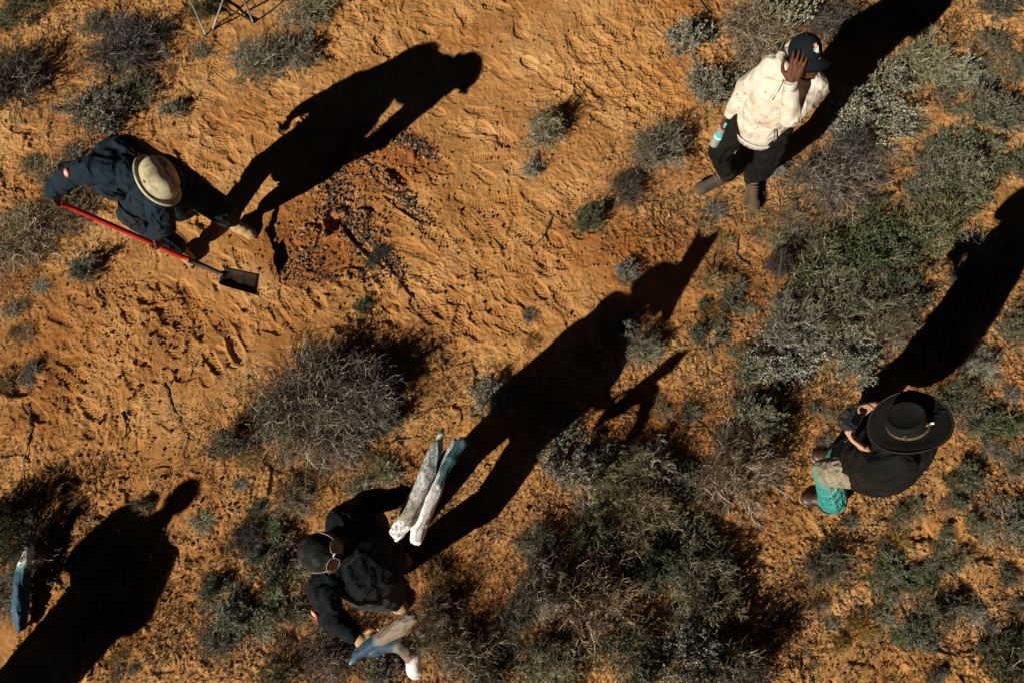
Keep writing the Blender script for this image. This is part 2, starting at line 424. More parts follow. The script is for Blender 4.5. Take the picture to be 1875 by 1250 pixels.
def shrub_meshes(kind, rg, R, Hh, dens=1.0, name='shrub'):
    """returns (branches mesh, foliage mesh) about the origin"""
    out = {}
    flat = Hh/R
    if kind in ('dry', 'drydark', 'broom', 'thicket'):
        n0 = int(26*dens*max(R/0.35, .6))
        az = rg.uniform(0, 6.283, n0); el = rg.uniform(0.15, 1.0, n0)
        D = np.stack([np.cos(az)*np.cos(el*1.2), np.sin(az)*np.cos(el*1.2), np.sin(el*1.2)*flat*1.2+.1], 1)
        base = rg.normal(0, R*0.07, (n0, 3)); base[:, 2] = -0.01
        P0, R0 = grow(rg, base, D, rg.uniform(.55, .85, n0)*R, 6, .35, .1, .0050, .0026)
        b1, d1 = branch_from(rg, P0, 8, .25)
        P1, R1 = grow(rg, b1, d1+rg.normal(0, .62, d1.shape)+np.array([0, 0, .12]), rg.uniform(.2, .5, len(b1))*R*.9, 5, .5, .1, .0026, .0014)
        b2, d2 = branch_from(rg, P1, 7, .2)
        P2, R2 = grow(rg, b2, d2+rg.normal(0, .75, d2.shape)+np.array([0, 0, .15]), rg.uniform(.10, .26, len(b2))*min(R, .4)*.9, 4, .6, .0, .0015, .0008)
        V0, F0 = tubes(P0, R0, 4); V1, F1 = tubes(P1, R1, 3); V2, F2 = tubes(P2, R2, 3)
        t0 = np.repeat(rg.uniform(.1, .7, len(P0)), P0.shape[1]*4)
        out['branches'] = (V0, F0, t0)
        V = np.concatenate([V1, V2]); F = np.concatenate([F1, F2+len(V1)])
        t = np.concatenate([np.repeat(rg.random(len(P1)), P1.shape[1]*3), np.repeat(rg.random(len(P2)), P2.shape[1]*3)])
        out['twigs'] = (V, F, t)
    elif kind in ('silver', 'green', 'olive'):
        n0 = int(20*dens*max(R/0.3, .5))
        az = rg.uniform(0, 6.283, n0); el = rg.uniform(0.1, 1.15, n0)
        D = np.stack([np.cos(az)*np.cos(el), np.sin(az)*np.cos(el), np.sin(el)*flat*1.3+.1], 1)
        base = rg.normal(0, R*0.10, (n0, 3)); base[:, 2] = -0.01
        P0, R0 = grow(rg, base, D, rg.uniform(.45, .85, n0)*R, 5, .35, .1, .0045, .0022)
        b1, d1 = branch_from(rg, P0, 6, .35)
        P1, R1 = grow(rg, b1, d1+rg.normal(0, .6, d1.shape)+np.array([0, 0, .15]), rg.uniform(.16, .42, len(b1))*R, 4, .4, 0, .0022, .0013)
        b2, d2 = branch_from(rg, P1, 4, .4)
        P2, R2 = grow(rg, b2, d2+rg.normal(0, .6, d2.shape)+np.array([0, 0, .3]), rg.uniform(.025, .08, len(b2)), 3, .3, 0, .0015, .001)
        V0, F0 = tubes(P0, R0, 4); V1, F1 = tubes(P1, R1, 3); V2, F2 = tubes(P2, R2, 3)
        V = np.concatenate([V0, V1, V2]); F = np.concatenate([F0, F1+len(V0), F2+len(V0)+len(V1)])
        out['branches'] = (V, F, np.repeat(rg.random(len(V)//12+1), 12)[:len(V)])
        nl = {'silver': 9, 'green': 9, 'olive': 7}[kind]
        c, d = branch_from(rg, P2, nl, .1)
        ln, wd = {'silver': (.017, .0085), 'green': (.014, .0075), 'olive': (.020, .0048)}[kind]
        c = c+rg.normal(0, .004, c.shape)
        LV, LF = leaves(rg, c, d+rg.normal(0, .8, d.shape)+np.array([0, 0, .35]), ln, wd)
        LV[:, 2] = np.maximum(LV[:, 2], 0.003)
        clump = np.repeat(rg.uniform(-.25, .25, len(P2)), nl)
        out['foliage'] = (LV, LF, np.repeat(np.clip(rg.random(len(c))*.6+.2+clump, 0, 1), 5))
    elif kind == 'finger':     # upright stubby silver shoots
        n0 = int(60*dens)
        az = rg.uniform(0, 6.283, n0); rr = np.sqrt(rg.random(n0))*R*.75
        base = np.stack([np.cos(az)*rr, np.sin(az)*rr, np.zeros(n0)], 1)
        P0, R0 = grow(rg, base, np.stack([np.cos(az)*.35, np.sin(az)*.35, np.ones(n0)], 1), rg.uniform(.6, 1, n0)*Hh, 7, .25, 0, .0045, .003)
        V0, F0 = tubes(P0, R0, 4)
        out['branches'] = (V0, F0, np.repeat(rg.random(n0), 28))
        c, d = branch_from(rg, P0, 46, .25)
        LV, LF = leaves(rg, c, d+rg.normal(0, .7, d.shape), .014, .008)
        out['foliage'] = (LV, LF, np.repeat(rg.random(len(c)), 5))
    elif kind in ('tuft', 'straw'):
        n0 = int(170*dens)
        az = rg.uniform(0, 6.283, n0); el = rg.uniform(.1, 1.35, n0)
        D = np.stack([np.cos(az)*np.cos(el), np.sin(az)*np.cos(el), np.sin(el)*flat*1.1+.05], 1)
        base = rg.normal(0, R*0.13, (n0, 3)); base[:, 2] = 0
        P0, R0 = grow(rg, base, D, rg.uniform(.5, 1.05, n0)*R, 5, .45, .35, .0024, .0010)
        b1, d1 = branch_from(rg, P0, 2, .4)
        P1, R1 = grow(rg, b1, d1+rg.normal(0, .5, d1.shape), rg.uniform(.15, .35, len(b1))*R, 3, .4, .1, .0015, .0008)
        V0, F0 = tubes(P0, R0, 3); V1, F1 = tubes(P1, R1, 3)
        V = np.concatenate([V0, V1]); F = np.concatenate([F0, F1+len(V0)])
        out['blades'] = (V, F, np.concatenate([np.repeat(rg.random(n0), 15), np.repeat(rg.random(len(P1)), 9)]))
    return out

PM = {
 'bark': plant_mat('grey_bark', [(0, (.075, .055, .04)), (.6, (.19, .15, .115)), (1, (.34, .29, .235))]),
 'twig': plant_mat('dry_twig', [(0, (.04, .028, .018)), (.45, (.15, .11, .07)), (.8, (.30, .24, .17)), (1, (.58, .50, .39))]),
 'twigdark': plant_mat('dark_twig', [(0, (.02, .017, .014)), (.5, (.06, .05, .042)), (.85, (.14, .12, .1)), (1, (.3, .27, .23))]),
 'straw': plant_mat('straw', [(0, (.11, .07, .035)), (.5, (.24, .16, .085)), (1, (.42, .31, .18))]),
 'silver': plant_mat('silver_leaf', [(0, (.06, .065, .045)), (.5, (.22, .225, .165)), (1, (.52, .51, .42))]),
 'green': plant_mat('green_leaf', [(0, (.020, .032, .014)), (.5, (.052, .078, .034)), (1, (.14, .175, .09))]),
 'olive': plant_mat('olive_leaf', [(0, (.03, .036, .020)), (.5, (.105, .122, .066)), (1, (.29, .31, .20))]),
 'tuft': plant_mat('grey_blade', [(0, (.045, .04, .026)), (.5, (.17, .155, .10)), (1, (.42, .38, .28))]),
}
PM['twiggrey'] = plant_mat('grey_twig', [(0, (.03, .024, .018)), (.45, (.095, .076, .056)), (.8, (.20, .17, .13)), (1, (.40, .35, .28))])
KM = {'thicket': ('twigdark', 'twiggrey'), 'dry': ('bark', 'twig'), 'drydark': ('twigdark', 'twigdark'), 'broom': ('bark', 'tuft'), 'silver': ('bark', 'silver'), 'green': ('bark', 'green'),
      'olive': ('bark', 'olive'), 'finger': ('bark', 'silver'), 'tuft': ('tuft', 'tuft'), 'straw': ('straw', 'straw')}
_protos = {}
def proto(kind, var, R, Hh, dens):
    key = (kind, var)
    if key not in _protos:
        rg = np.random.default_rng(abs(hash_str(kind))*31+var*7+1)
        o = shrub_meshes(kind, rg, R, Hh, dens)
        ms = []
        for pn, (V, F, t) in o.items():
            mt = PM[KM[kind][0 if pn == 'branches' else 1]]
            ms.append((pn, np_mesh(kind+'_'+pn, V, F, mt, kind in ('silver', 'green', 'finger', 'olive') and pn == 'foliage', {'tint': t})))
        _protos[key] = (R, Hh, ms)
    return _protos[key]
def hash_str(s):
    h = 7
    for c in s: h = (h*31+ord(c)) % 100003
    return h

def plant(name, kind, px, py, rpx, label, hz=None, var=0, cat='shrub', group=None, stretch=1.0, rot=None, dens=1.0, base_r=None):
    """one plant; rpx = crown radius in photo pixels"""
    if rpx > 40 and 1290 < px: rpx *= 1.10
    if rpx > 60 and 930 < px < 1300 and py > 820: rpx *= .93
    c = at(px, py, 0)
    e = at(px+rpx, py, 0)
    R = abs(e.x-c.x)
    z0 = gz(c.x, c.y)
    r_ = random.Random(int(px*7+py*13))
    hz = hz if hz is not None else R*0.75
    bR = base_r or {'thicket': .50, 'dry': .36, 'drydark': .36, 'broom': .3, 'silver': .3, 'green': .28, 'olive': .32, 'finger': .2, 'tuft': .13, 'straw': .13}[kind]
    R0, H0, ms = proto(kind, var, bR, bR*0.8, dens)
    rz = r_.uniform(0, 6.28) if rot is None else rot
    sx = R/R0; sz = hz/H0
    if len(ms) == 1:
        o = bpy.data.objects.new(name, ms[0][1]); COL.objects.link(o)
        o.location = (c.x, c.y, z0); o.rotation_euler = (0, 0, rz); o.scale = (sx*stretch, sx/stretch, sz)
        return tag(o, label, cat, group)
    root = empty(name, (c.x, c.y, z0)); tag(root, label, cat, group)
    root.rotation_euler = (0, 0, rz); root.scale = (sx*stretch, sx/stretch, sz)
    for pn, me in ms:
        ch = bpy.data.objects.new(pn, me); COL.objects.link(ch); ch.parent = root
    return root

SHRUBS = [
 # name, kind, px, py, r, label, hz, var, stretch
 ('dry_shrub', 'drydark', 30, 160, 84, 'dark dense bushy shrub cut by the left edge, above the bending digger', .30, 0, 1),
 ('dry_shrub', 'drydark', 232, 100, 96, 'broad dark forked shrub above the digger', .24, 1, 1),
 ('saltbush', 'silver', 180, 212, 76, 'grey-leaved bush right against the back of the digger', .22, 0, 1),
 ('saltbush', 'olive', 245, 180, 66, 'loose grey bush between the dark forked shrub and the digger', .16, 1, 1),
 ('saltbush', 'silver', 318, 205, 30, 'small grey-leaved bush on the sand right of the digger\'s back', .12, 2, 1),
 ('dry_shrub', 'broom', 478, 112, 76, 'fine grey twig bush left of the head of the digger\'s shadow', .20, 2, 1),
 ('saltbush', 'silver', 552, 98, 44, 'pale leafy bush touching the fine twig bush near the top', .14, 3, 1),
 ('dry_shrub', 'broom', 562, 28, 62, 'grey brushy shrub at the top edge right of the metal stand', .2, 3, 1),
 ('green_shrub', 'green', 376, 18, 34, 'dark green bush growing up through the metal stand', .14, 0, 1),
 ('green_shrub', 'green', 56, 6, 50, 'low green bush cut by the top edge in the upper left corner', .14, 1, 1),
 ('saltbush', 'olive', 178, 52, 34, 'small thin grey bush below the upper left green bush', .09, 2, 1),
 ('saltbush', 'olive', 8, 40, 34, 'dark little bush in the very upper left corner', .1, 3, 1),
 ('dry_shrub', 'dry', 45, 440, 92, 'broad matted dry shrub at the left edge below the digger\'s raised arm', .16, 4, 1),
 ('dry_shrub', 'dry', 130, 395, 72, 'matted dry shrub directly under the red shovel handle', .12, 5, 1),
 ('saltbush', 'silver', 165, 497, 38, 'small silvery bush with a hard black shadow below the shovel', .15, 0, 1),
 ('dry_shrub', 'thicket', 590, 750, 146, 'largest dry brushwood shrub standing in the sand left of centre', .36, 6, 1.0),
 ('dry_shrub', 'thicket', 672, 730, 84, 'stiff-twigged shrub on the right side of the largest brushwood', .36, 1, 1),
 ('dry_shrub', 'broom', 508, 770, 62, 'low greyish skirt of twigs at the left foot of the largest brushwood', .22, 4, 1),
 ('dry_shrub', 'dry', 620, 800, 84, 'brown twiggy fringe on the lower side of the largest brushwood', .22, 8, 1),
 ('saltbush', 'silver', 425, 812, 44, 'round silver-leaved bush at the lower left of the largest brushwood', .22, 1, 1),
 ('saltbush', 'silver', 716, 772, 34, 'small pale-leaved bush at the lower right of the largest brushwood', .14, 2, 1),
 ('green_shrub', 'green', 668, 562, 27, 'tiny green cushion bush below the dug ground', .06, 2, 1),
 ('saltbush', 'silver', 898, 735, 46, 'grey-green bush at the left edge of the long standing shadow', .17, 3, 1),
 ('dry_shrub', 'broom', 992, 252, 56, 'grey twig bush alone in the open sand with a spiky shadow', .26, 5, 1),
 ('saltbush', 'silver', 975, 312, 28, 'small grey bush beneath the lone twig bush in open sand', .08, 0, 1),
 ('dry_shrub', 'broom', 1205, 285, 72, 'grey bush with a jagged shadow left of the hoodie man\'s legs', .26, 6, 1),
 ('dry_shrub', 'drydark', 1145, 350, 48, 'dark flattened shrub between the jagged bush and the green-grey one', .14, 1, 1),
 ('green_shrub', 'green', 1078, 408, 46, 'green-grey low bush at the edge of the trampled sand', .14, 3, 1.15),
 ('saltbush', 'silver', 1262, 80, 54, 'silver-leaved bush standing alone left of the hoodie man\'s shoulder', .2, 4, 1),
 ('saltbush', 'silver', 1300, 175, 58, 'silver-leaved bush beside the sleeve of the hoodie man', .22, 5, 1),
 ('dry_shrub', 'dry', 1385, 60, 92, 'brown curly-twigged shrub behind the hoodie man\'s head', .26, 2, 1),
 ('dry_shrub', 'dry', 1385, 128, 66, 'curly dry shrub partly hidden by the hoodie man\'s arm', .18, 3, 1),
 ('silver_shrub', 'finger', 1435, 30, 52, 'upright silvery shoots just above the navy cap', .34, 0, 1),
 ('dry_shrub', 'drydark', 1510, 60, 62, 'dark thin shrub right of the navy cap', .2, 4, 1),
 ('saltbush', 'silver', 1575, 225, 78, 'large silver-leaved bush right of the hoodie man\'s shadow', .2, 6, 1.1),
 ('saltbush', 'silver', 1622, 170, 60, 'silver-leaved bush adjoining the large one, further from the man', .18, 7, 1),
 ('saltbush', 'silver', 1530, 250, 40, 'small silver bush at the shadow edge beside the hoodie hem', .12, 2, 1),
 ('dry_shrub', 'broom', 1680, 120, 66, 'feathery grey shrub near the upper end of the hoodie man\'s shadow', .2, 7, 1),
 ('saltbush', 'silver', 1750, 140, 44, 'pale bush right of the feathery grey shrub', .15, 4, 1),
 ('green_shrub', 'green', 1828, 12, 46, 'green cushion bush at the top edge near the right corner', .12, 4, 1),
 ('saltbush', 'olive', 1810, 92, 42, 'grey bush under the green cushion in the upper right', .12, 4, 1),
 ('saltbush', 'olive', 1862, 130, 50, 'grey bush cut by the right edge in the upper right', .14, 5, 1),
 ('saltbush', 'olive', 1850, 225, 44, 'thin grey bush at the right edge below two others', .1, 6, 1),
 ('dry_shrub', 'dry', 1520, 330, 98, 'large brown dry shrub right of the hoodie man\'s boots', .24, 9, 1),
 ('dry_shrub', 'drydark', 1555, 285, 50, 'dark-centred twig shrub on top of the large brown one', .24, 5, 1),
 ('saltbush', 'silver', 1420, 312, 26, 'small silver sprig beside the hoodie man\'s left shin', .1, 0, 1),
 ('saltbush', 'olive', 1740, 330, 92, 'fine grey-green shrub left of the photographer\'s shadow head', .18, 7, 1.1),
 ('saltbush', 'olive', 1690, 420, 96, 'grey-green shrub in the middle of the right-hand thicket', .2, 8, 1),
 ('green_shrub', 'green', 1590, 460, 96, 'darker green spreading bush in the right-hand thicket', .18, 5, 1.1),
 ('saltbush', 'olive', 1480, 470, 66, 'grey-green bush on the left flank of the right-hand thicket', .15, 9, 1),
 ('dry_shrub', 'drydark', 1420, 490, 34, 'narrow dark upright bush with a bare stick at the thicket\'s left', .24, 2, 1),
 ('saltbush', 'olive', 1560, 560, 96, 'dense olive bush in the lower half of the right-hand thicket', .2, 10, 1),
 ('green_shrub', 'green', 1650, 540, 70, 'green bush touching the photographer\'s shadow', .16, 6, 1),
 ('dry_shrub', 'broom', 1455, 600, 92, 'grey twiggy shrub at the lower left of the right-hand thicket', .24, 0, 1),
 ('saltbush', 'silver', 1430, 655, 72, 'silver shrub at the bottom left of the right-hand thicket', .2, 3, 1),
 ('dry_shrub', 'dry', 1625, 600, 66, 'pale straw-twigged shrub above the photographer\'s hat shadow edge', .18, 0, 1),
 ('saltbush', 'silver', 1560, 655, 72, 'low silver shrub just above the photographer\'s hands', .15, 5, 1),
 ('saltbush', 'olive', 1765, 745, 66, 'grey bush right of the black hat', .16, 11, 1),
 ('saltbush', 'olive', 1850, 610, 52, 'grey bush on the right edge below the photographer\'s shadow', .14, 0, 1),
 ('dry_shrub', 'broom', 1790, 670, 46, 'twiggy bush between the photographer\'s shadow and the right edge', .14, 1, 1),
 ('dry_shrub', 'dry', 1350, 865, 98, 'big branching shrub left of the photographer\'s teal jeans', .36, 3, 1),
 ('saltbush', 'silver', 1378, 770, 50, 'pale bush above the big branching shrub, its shadow falling right', .26, 1, 1),
 ('saltbush', 'silver', 1045, 850, 78, 'silver bush beside the long shadow below centre', .22, 6, 1),
 ('dry_shrub', 'broom', 1120, 880, 82, 'grey twig shrub between the silver bush and the thicket below centre', .24, 3, 1),
 ('dry_shrub', 'broom', 1190, 860, 68, 'spiky shrub under the driftwood shadows', .26, 4, 1),
 ('dry_shrub', 'dry', 1165, 945, 98, 'wide straw-coloured shrub in the middle of the lower thicket', .26, 1, 1),
 ('green_shrub', 'green', 1090, 985, 62, 'bright green bush in the heart of the lower thicket', .24, 0, 1),
 ('green_shrub', 'green', 1185, 1040, 54, 'bright green bush below and right of the other green one', .24, 7, 1),
 ('saltbush', 'olive', 1255, 1010, 98, 'broad grey-green shrub on the right of the lower thicket', .20, 2, 1),
 ('saltbush', 'olive', 985, 1010, 68, 'grey-green shrub on the left of the lower thicket', .18, 3, 1),
 ('dry_shrub', 'dry', 1085, 1090, 122, 'large branching shrub near the bottom of the lower thicket', .36, 10, 1),
 ('dry_shrub', 'dry', 1000, 1080, 86, 'grey-brown curved-twig shrub left of the large branching one', .32, 4, 1),
 ('dry_shrub', 'broom', 1295, 1085, 84, 'grey brush shrub right of the large branching one', .28, 6, 1),
 ('saltbush', 'olive', 1140, 1190, 98, 'wide olive shrub near the bottom edge below centre', .22, 4, 1),
 ('saltbush', 'silver', 1260, 1200, 92, 'tall silver shrub at the bottom casting a broad jagged shadow', .38, 7, 1),
 ('dry_shrub', 'dry', 1330, 1230, 80, 'dry shrub on the bottom edge in front of a jagged shadow', .42, 5, 1),
 ('green_shrub', 'green', 1180, 1235, 44, 'green sprig on the bottom edge below centre', .16, 2, 1),
 ('dry_shrub', 'broom', 1000, 1215, 88, 'grey brush on the bottom edge left of the olive shrub', .24, 2, 1),
 ('saltbush', 'olive', 940, 1130, 62, 'dull bush between the driftwood carrier and the large branching shrub', .18, 5, 1),
 ('dry_shrub', 'dry', 865, 1195, 88, 'dry shrub right of the mottled driftwood at the bottom', .24, 6, 1),
 ('green_shrub', 'olive', 890, 1240, 46, 'leafy green-grey bush on the bottom edge right of the driftwood', .16, 6, 1),
 ('dry_shrub', 'dry', 800, 1120, 60, 'white-twigged dry shrub touching the tip of the mottled driftwood', .2, 7, 1),
 ('dry_shrub', 'dry', 610, 1195, 80, 'dry shrub under the driftwood carrier\'s lower hand', .2, 8, 1),
 ('saltbush', 'silver', 700, 1238, 50, 'pale leafy bush on the bottom edge beneath the driftwood', .14, 1, 1),
 ('saltbush', 'olive', 515, 1235, 56, 'grey bush on the bottom edge left of the driftwood carrier', .14, 7, 1),
 ('saltbush', 'silver', 430, 1135, 52, 'grey bush in open orange sand left of the driftwood carrier', .15, 4, 1),
 ('dry_shrub', 'broom', 395, 1180, 48, 'thin grey bush near the big dark corner shadow', .12, 5, 1),
 ('dry_shrub', 'drydark', 455, 985, 46, 'small dark bush left of the driftwood carrier\'s head', .12, 0, 1),
 ('dry_shrub', 'dry', 540, 915, 44, 'small dry bush above the driftwood carrier\'s shoulder', .10, 9, 1),
 ('green_shrub', 'olive', 62, 985, 70, 'dark green bush at the left edge above the blue painted log', .36, 8, 1),
 ('dry_shrub', 'drydark', 10, 960, 62, 'dark bush on the left edge above the corner shadow', .36, 2, 1),
 ('dry_shrub', 'broom', 12, 1090, 60, 'brown grassy shrub at the left edge beside the blue painted log', .08, 1, 1),
 ('saltbush', 'silver', 265, 925, 22, 'tiny silver sprig at the edge of the corner shadow\'s head', .08, 2, 1),
 ('dry_shrub', 'broom', 1510, 1040, 52, 'grey bush below the photographer\'s lower boot', .16, 3, 1),
 ('green_shrub', 'green', 1848, 1225, 62, 'green bush in the lower right corner', .2, 1, 1),
 ('saltbush', 'olive', 1842, 955, 60, 'grey bush at the right edge below the black hat', .14, 9, 1),
 ('saltbush', 'olive', 1700, 1120, 50, 'grey bush in the lower right open ground', .13, 10, 1),
 ('dry_shrub', 'drydark', 690, 470, 30, 'crushed dark bush lying on the dug ground', .08, 1, 1.4),
 ('saltbush', 'silver', 1140, 600, 42, 'pale grassy bush inside the long shadow near its right edge', .12, 5, 1),
 ('dry_shrub', 'broom', 1175, 640, 58, 'straw-grey bush between the two arms of the long shadow', .14, 2, 1),
 ('saltbush', 'silver', 1150, 505, 34, 'grey sprig at the upper edge of the long shadow', .1, 0, 1),
]
for i, (nm, kd, x, y, r, lb, hz, var, stc) in enumerate(SHRUBS):
    plant(nm, kd, x, y, r, lb, hz, var, 'shrub', 'scrub bushes', stc, dens=(2.0 if kd == 'drydark' else 3.4 if kd == 'thicket' else 1.8 if kd in ('dry', 'broom') else 1.35))
# brushwood in the middle is denser: a second helping of twigs in the same bush is its own meshes
# small tufts
r_ = random.Random(77)
def in_el(zone):
    a = r_.uniform(0, 6.283); q = math.sqrt(r_.random())
    return zone[0]+zone[2]*q*math.cos(a), zone[1]+zone[3]*q*math.sin(a)
TUFTZ = [ # zone (photo pixels), n, kinds, radius range
 ((1750, 1060, 170, 190), 58, ('tuft', 'olive', 'straw', 'olive'), (13, 31)), ((1780, 230, 110, 120), 26, ('olive', 'tuft'), (16, 38)), ((1580, 1060, 110, 140), 14, ('tuft', 'straw'), (16, 36)),
 ((1330, 620, 60, 150), 14, ('tuft', 'straw', 'olive'), (16, 34)), ((1350, 420, 110, 40), 10, ('tuft', 'straw'), (16, 32)), ((640, 1090, 220, 70), 8, ('tuft', 'straw'), (20, 40)),
 ((450, 1060, 110, 150), 18, ('tuft', 'straw', 'olive'), (16, 38)), ((240, 1180, 120, 60), 5, ('straw', 'tuft'), (14, 26)), ((600, 870, 220, 50), 12, ('straw', 'tuft'), (18, 40)),
 ((50, 620, 60, 120), 10, ('tuft', 'straw'), (16, 32)), ((110, 330, 70, 60), 8, ('straw', 'tuft'), (20, 36)), ((1500, 780, 40, 60), 4, ('straw', 'tuft'), (16, 30)),
 ((1040, 680, 160, 120), 6, ('tuft', 'straw'), (14, 26)), ((330, 90, 120, 80), 8, ('tuft', 'straw'), (14, 28)), ((1650, 30, 60, 30), 5, ('tuft', 'olive'), (16, 34)),
 ((1820, 800, 50, 110), 10, ('olive', 'tuft'), (18, 36)), ((1160, 1000, 200, 200), 22, ('tuft', 'straw', 'olive'), (22, 46)), ((1600, 480, 210, 200), 34, ('tuft', 'olive', 'straw'), (22, 50)),
 ((820, 1210, 150, 40), 7, ('tuft', 'straw'), (22, 44)), ((1200, 780, 140, 60), 8, ('straw', 'tuft'), (14, 30)), ((60, 1080, 60, 90), 4, ('straw',), (30, 60)),
]
LANDMARKS = [((30, 160), 'dark shrub cut by the left edge'), ((232, 100), 'dark forked shrub above the digger'), ((478, 112), 'fine twig bush at upper left'), ((400, 40), 'metal stand'),
 ((100, 400), 'upper end of the shovel'), ((165, 497), 'silvery bush below the shovel'), ((580, 700), 'largest brushwood'), ((425, 812), 'round silver bush by the brushwood'), ((668, 562), 'tiny green cushion bush'),
 ((898, 735), 'bush at the long shadow\'s left'), ((992, 252), 'lone bush in open sand'), ((1205, 285), 'bush with the jagged shadow'), ((1078, 408), 'green-grey bush by the trampled sand'), ((1380, 380), 'hoodie man\'s boots'),
 ((1575, 225), 'large silver bush'), ((1680, 120), 'feathery grey shrub'), ((1828, 12), 'green cushion at the top edge'), ((1862, 130), 'grey bush on the upper right edge'), ((1850, 225), 'thin bush at the right edge'),
 ((1520, 330), 'large brown dry shrub'), ((1740, 330), 'fine shrub by the photographer\'s shadow'), ((1590, 460), 'green bush in the right-hand thicket'), ((1480, 470), 'left flank of the right-hand thicket'), ((1560, 580), 'olive bush in the right-hand thicket'),
 ((1430, 655), 'silver shrub below the right-hand thicket'), ((1650, 540), 'green bush by the photographer\'s shadow'), ((1665, 770), 'wide black hat'), ((1500, 910), 'teal jeans'), ((1765, 745), 'grey bush beside the black hat'), ((1850, 610), 'bush on the middle right edge'),
 ((1350, 865), 'big branching shrub'), ((1240, 690), 'lower arm of the long shadow'), ((1045, 850), 'silver bush beside the long shadow'), ((1165, 945), 'wide straw-coloured shrub'), ((1090, 985), 'bright green bush'), ((1255, 1010), 'broad grey-green shrub'),
 ((1085, 1090), 'large branching shrub'), ((1260, 1200), 'tall silver shrub at the bottom'), ((940, 1130), 'dull bush right of the carrier'), ((865, 1195), 'dry shrub right of the driftwood'), ((590, 1000), 'driftwood carrier\'s cap'), ((610, 1195), 'dry shrub under the carrier\'s hand'),
 ((515, 1235), 'grey bush on the bottom edge'), ((430, 1135), 'grey bush in the orange sand'), ((455, 985), 'small dark bush left of the carrier'), ((330, 915), 'head of the corner shadow'), ((40, 1080), 'blue painted log'), ((62, 985), 'dark green bush at the left edge'),
 ((1510, 1040), 'bush below the photographer\'s boot'), ((1848, 1225), 'green bush in the lower right corner'), ((1842, 955), 'grey bush on the lower right edge'), ((1700, 1120), 'grey bush in the lower right ground'), ((1210, 490), 'head of the long shadow'), ((40, 440), 'matted dry shrub at the left edge'),
 ((1560, 1180), 'bare ground near the bottom right'), ((20, 700), 'shadowed hollow at the left edge'), ((40, 600), 'sand at the middle left edge')]
LOOK = {'tuft': 'grey wiry tuft', 'straw': 'straw-coloured tuft', 'olive': 'leafy grey-green sprig'}
seen = {}
for zn, n, kinds, rrg in TUFTZ:
    for _ in range(n):
        x, y = in_el(zn)
        if not (-10 < x < 1885 and -10 < y < 1260): continue
        k = r_.choice(kinds)
        rr = r_.uniform(*rrg)
        lm = min(LANDMARKS, key=lambda q: (q[0][0]-x)**2+(q[0][1]-y)**2)
        dx, dy = x-lm[0][0], y-lm[0][1]; d = math.hypot(dx, dy)
        a8 = int(round(math.degrees(math.atan2(-dy, dx))/45)) % 8
        way = ['right of', 'above and right of', 'above', 'above and left of', 'left of', 'below and left of', 'below', 'below and right of'][a8]
        near = 'against' if d < 45 else ('close by, ' if d < 85 else 'further off, ')
        size = 'small ' if rr < 24 else ('' if rr < 33 else 'broad ')
        lb = size+LOOK[k]+(' '+near+' the '+lm[1] if d < 45 else ' '+near+way+' the '+lm[1])
        lb = lb.replace(',  ', ', ')
        for od in ('another ', 'third ', 'fourth ', 'fifth ', 'sixth '):
            if ' '.join(lb.split()[:16]) not in seen: break
            base_ = lb if not any(lb.startswith(q) for q in ('another ', 'third ', 'fourth ', 'fifth ', 'sixth ')) else lb.split(' ', 1)[1]
            lb = od+base_
        lb = ' '.join(lb.split()[:16])
        seen[lb] = 1
        gr = 'tufts and sprigs near the '+lm[1]
        lb = ' '.join(lb.split()[:16])
        if k in ('tuft', 'straw'):
            plant('scrub_tuft', k, x, y, rr, lb, rr/250*r_.uniform(.3, .7), r_.randrange(5), 'tuft', gr)
        else:
            plant('scrub_tuft', k, x, y, rr*1.1, lb, rr/250*r_.uniform(.4, .8), 20+r_.randrange(3), 'tuft', gr, base_r=.12, dens=1.0)

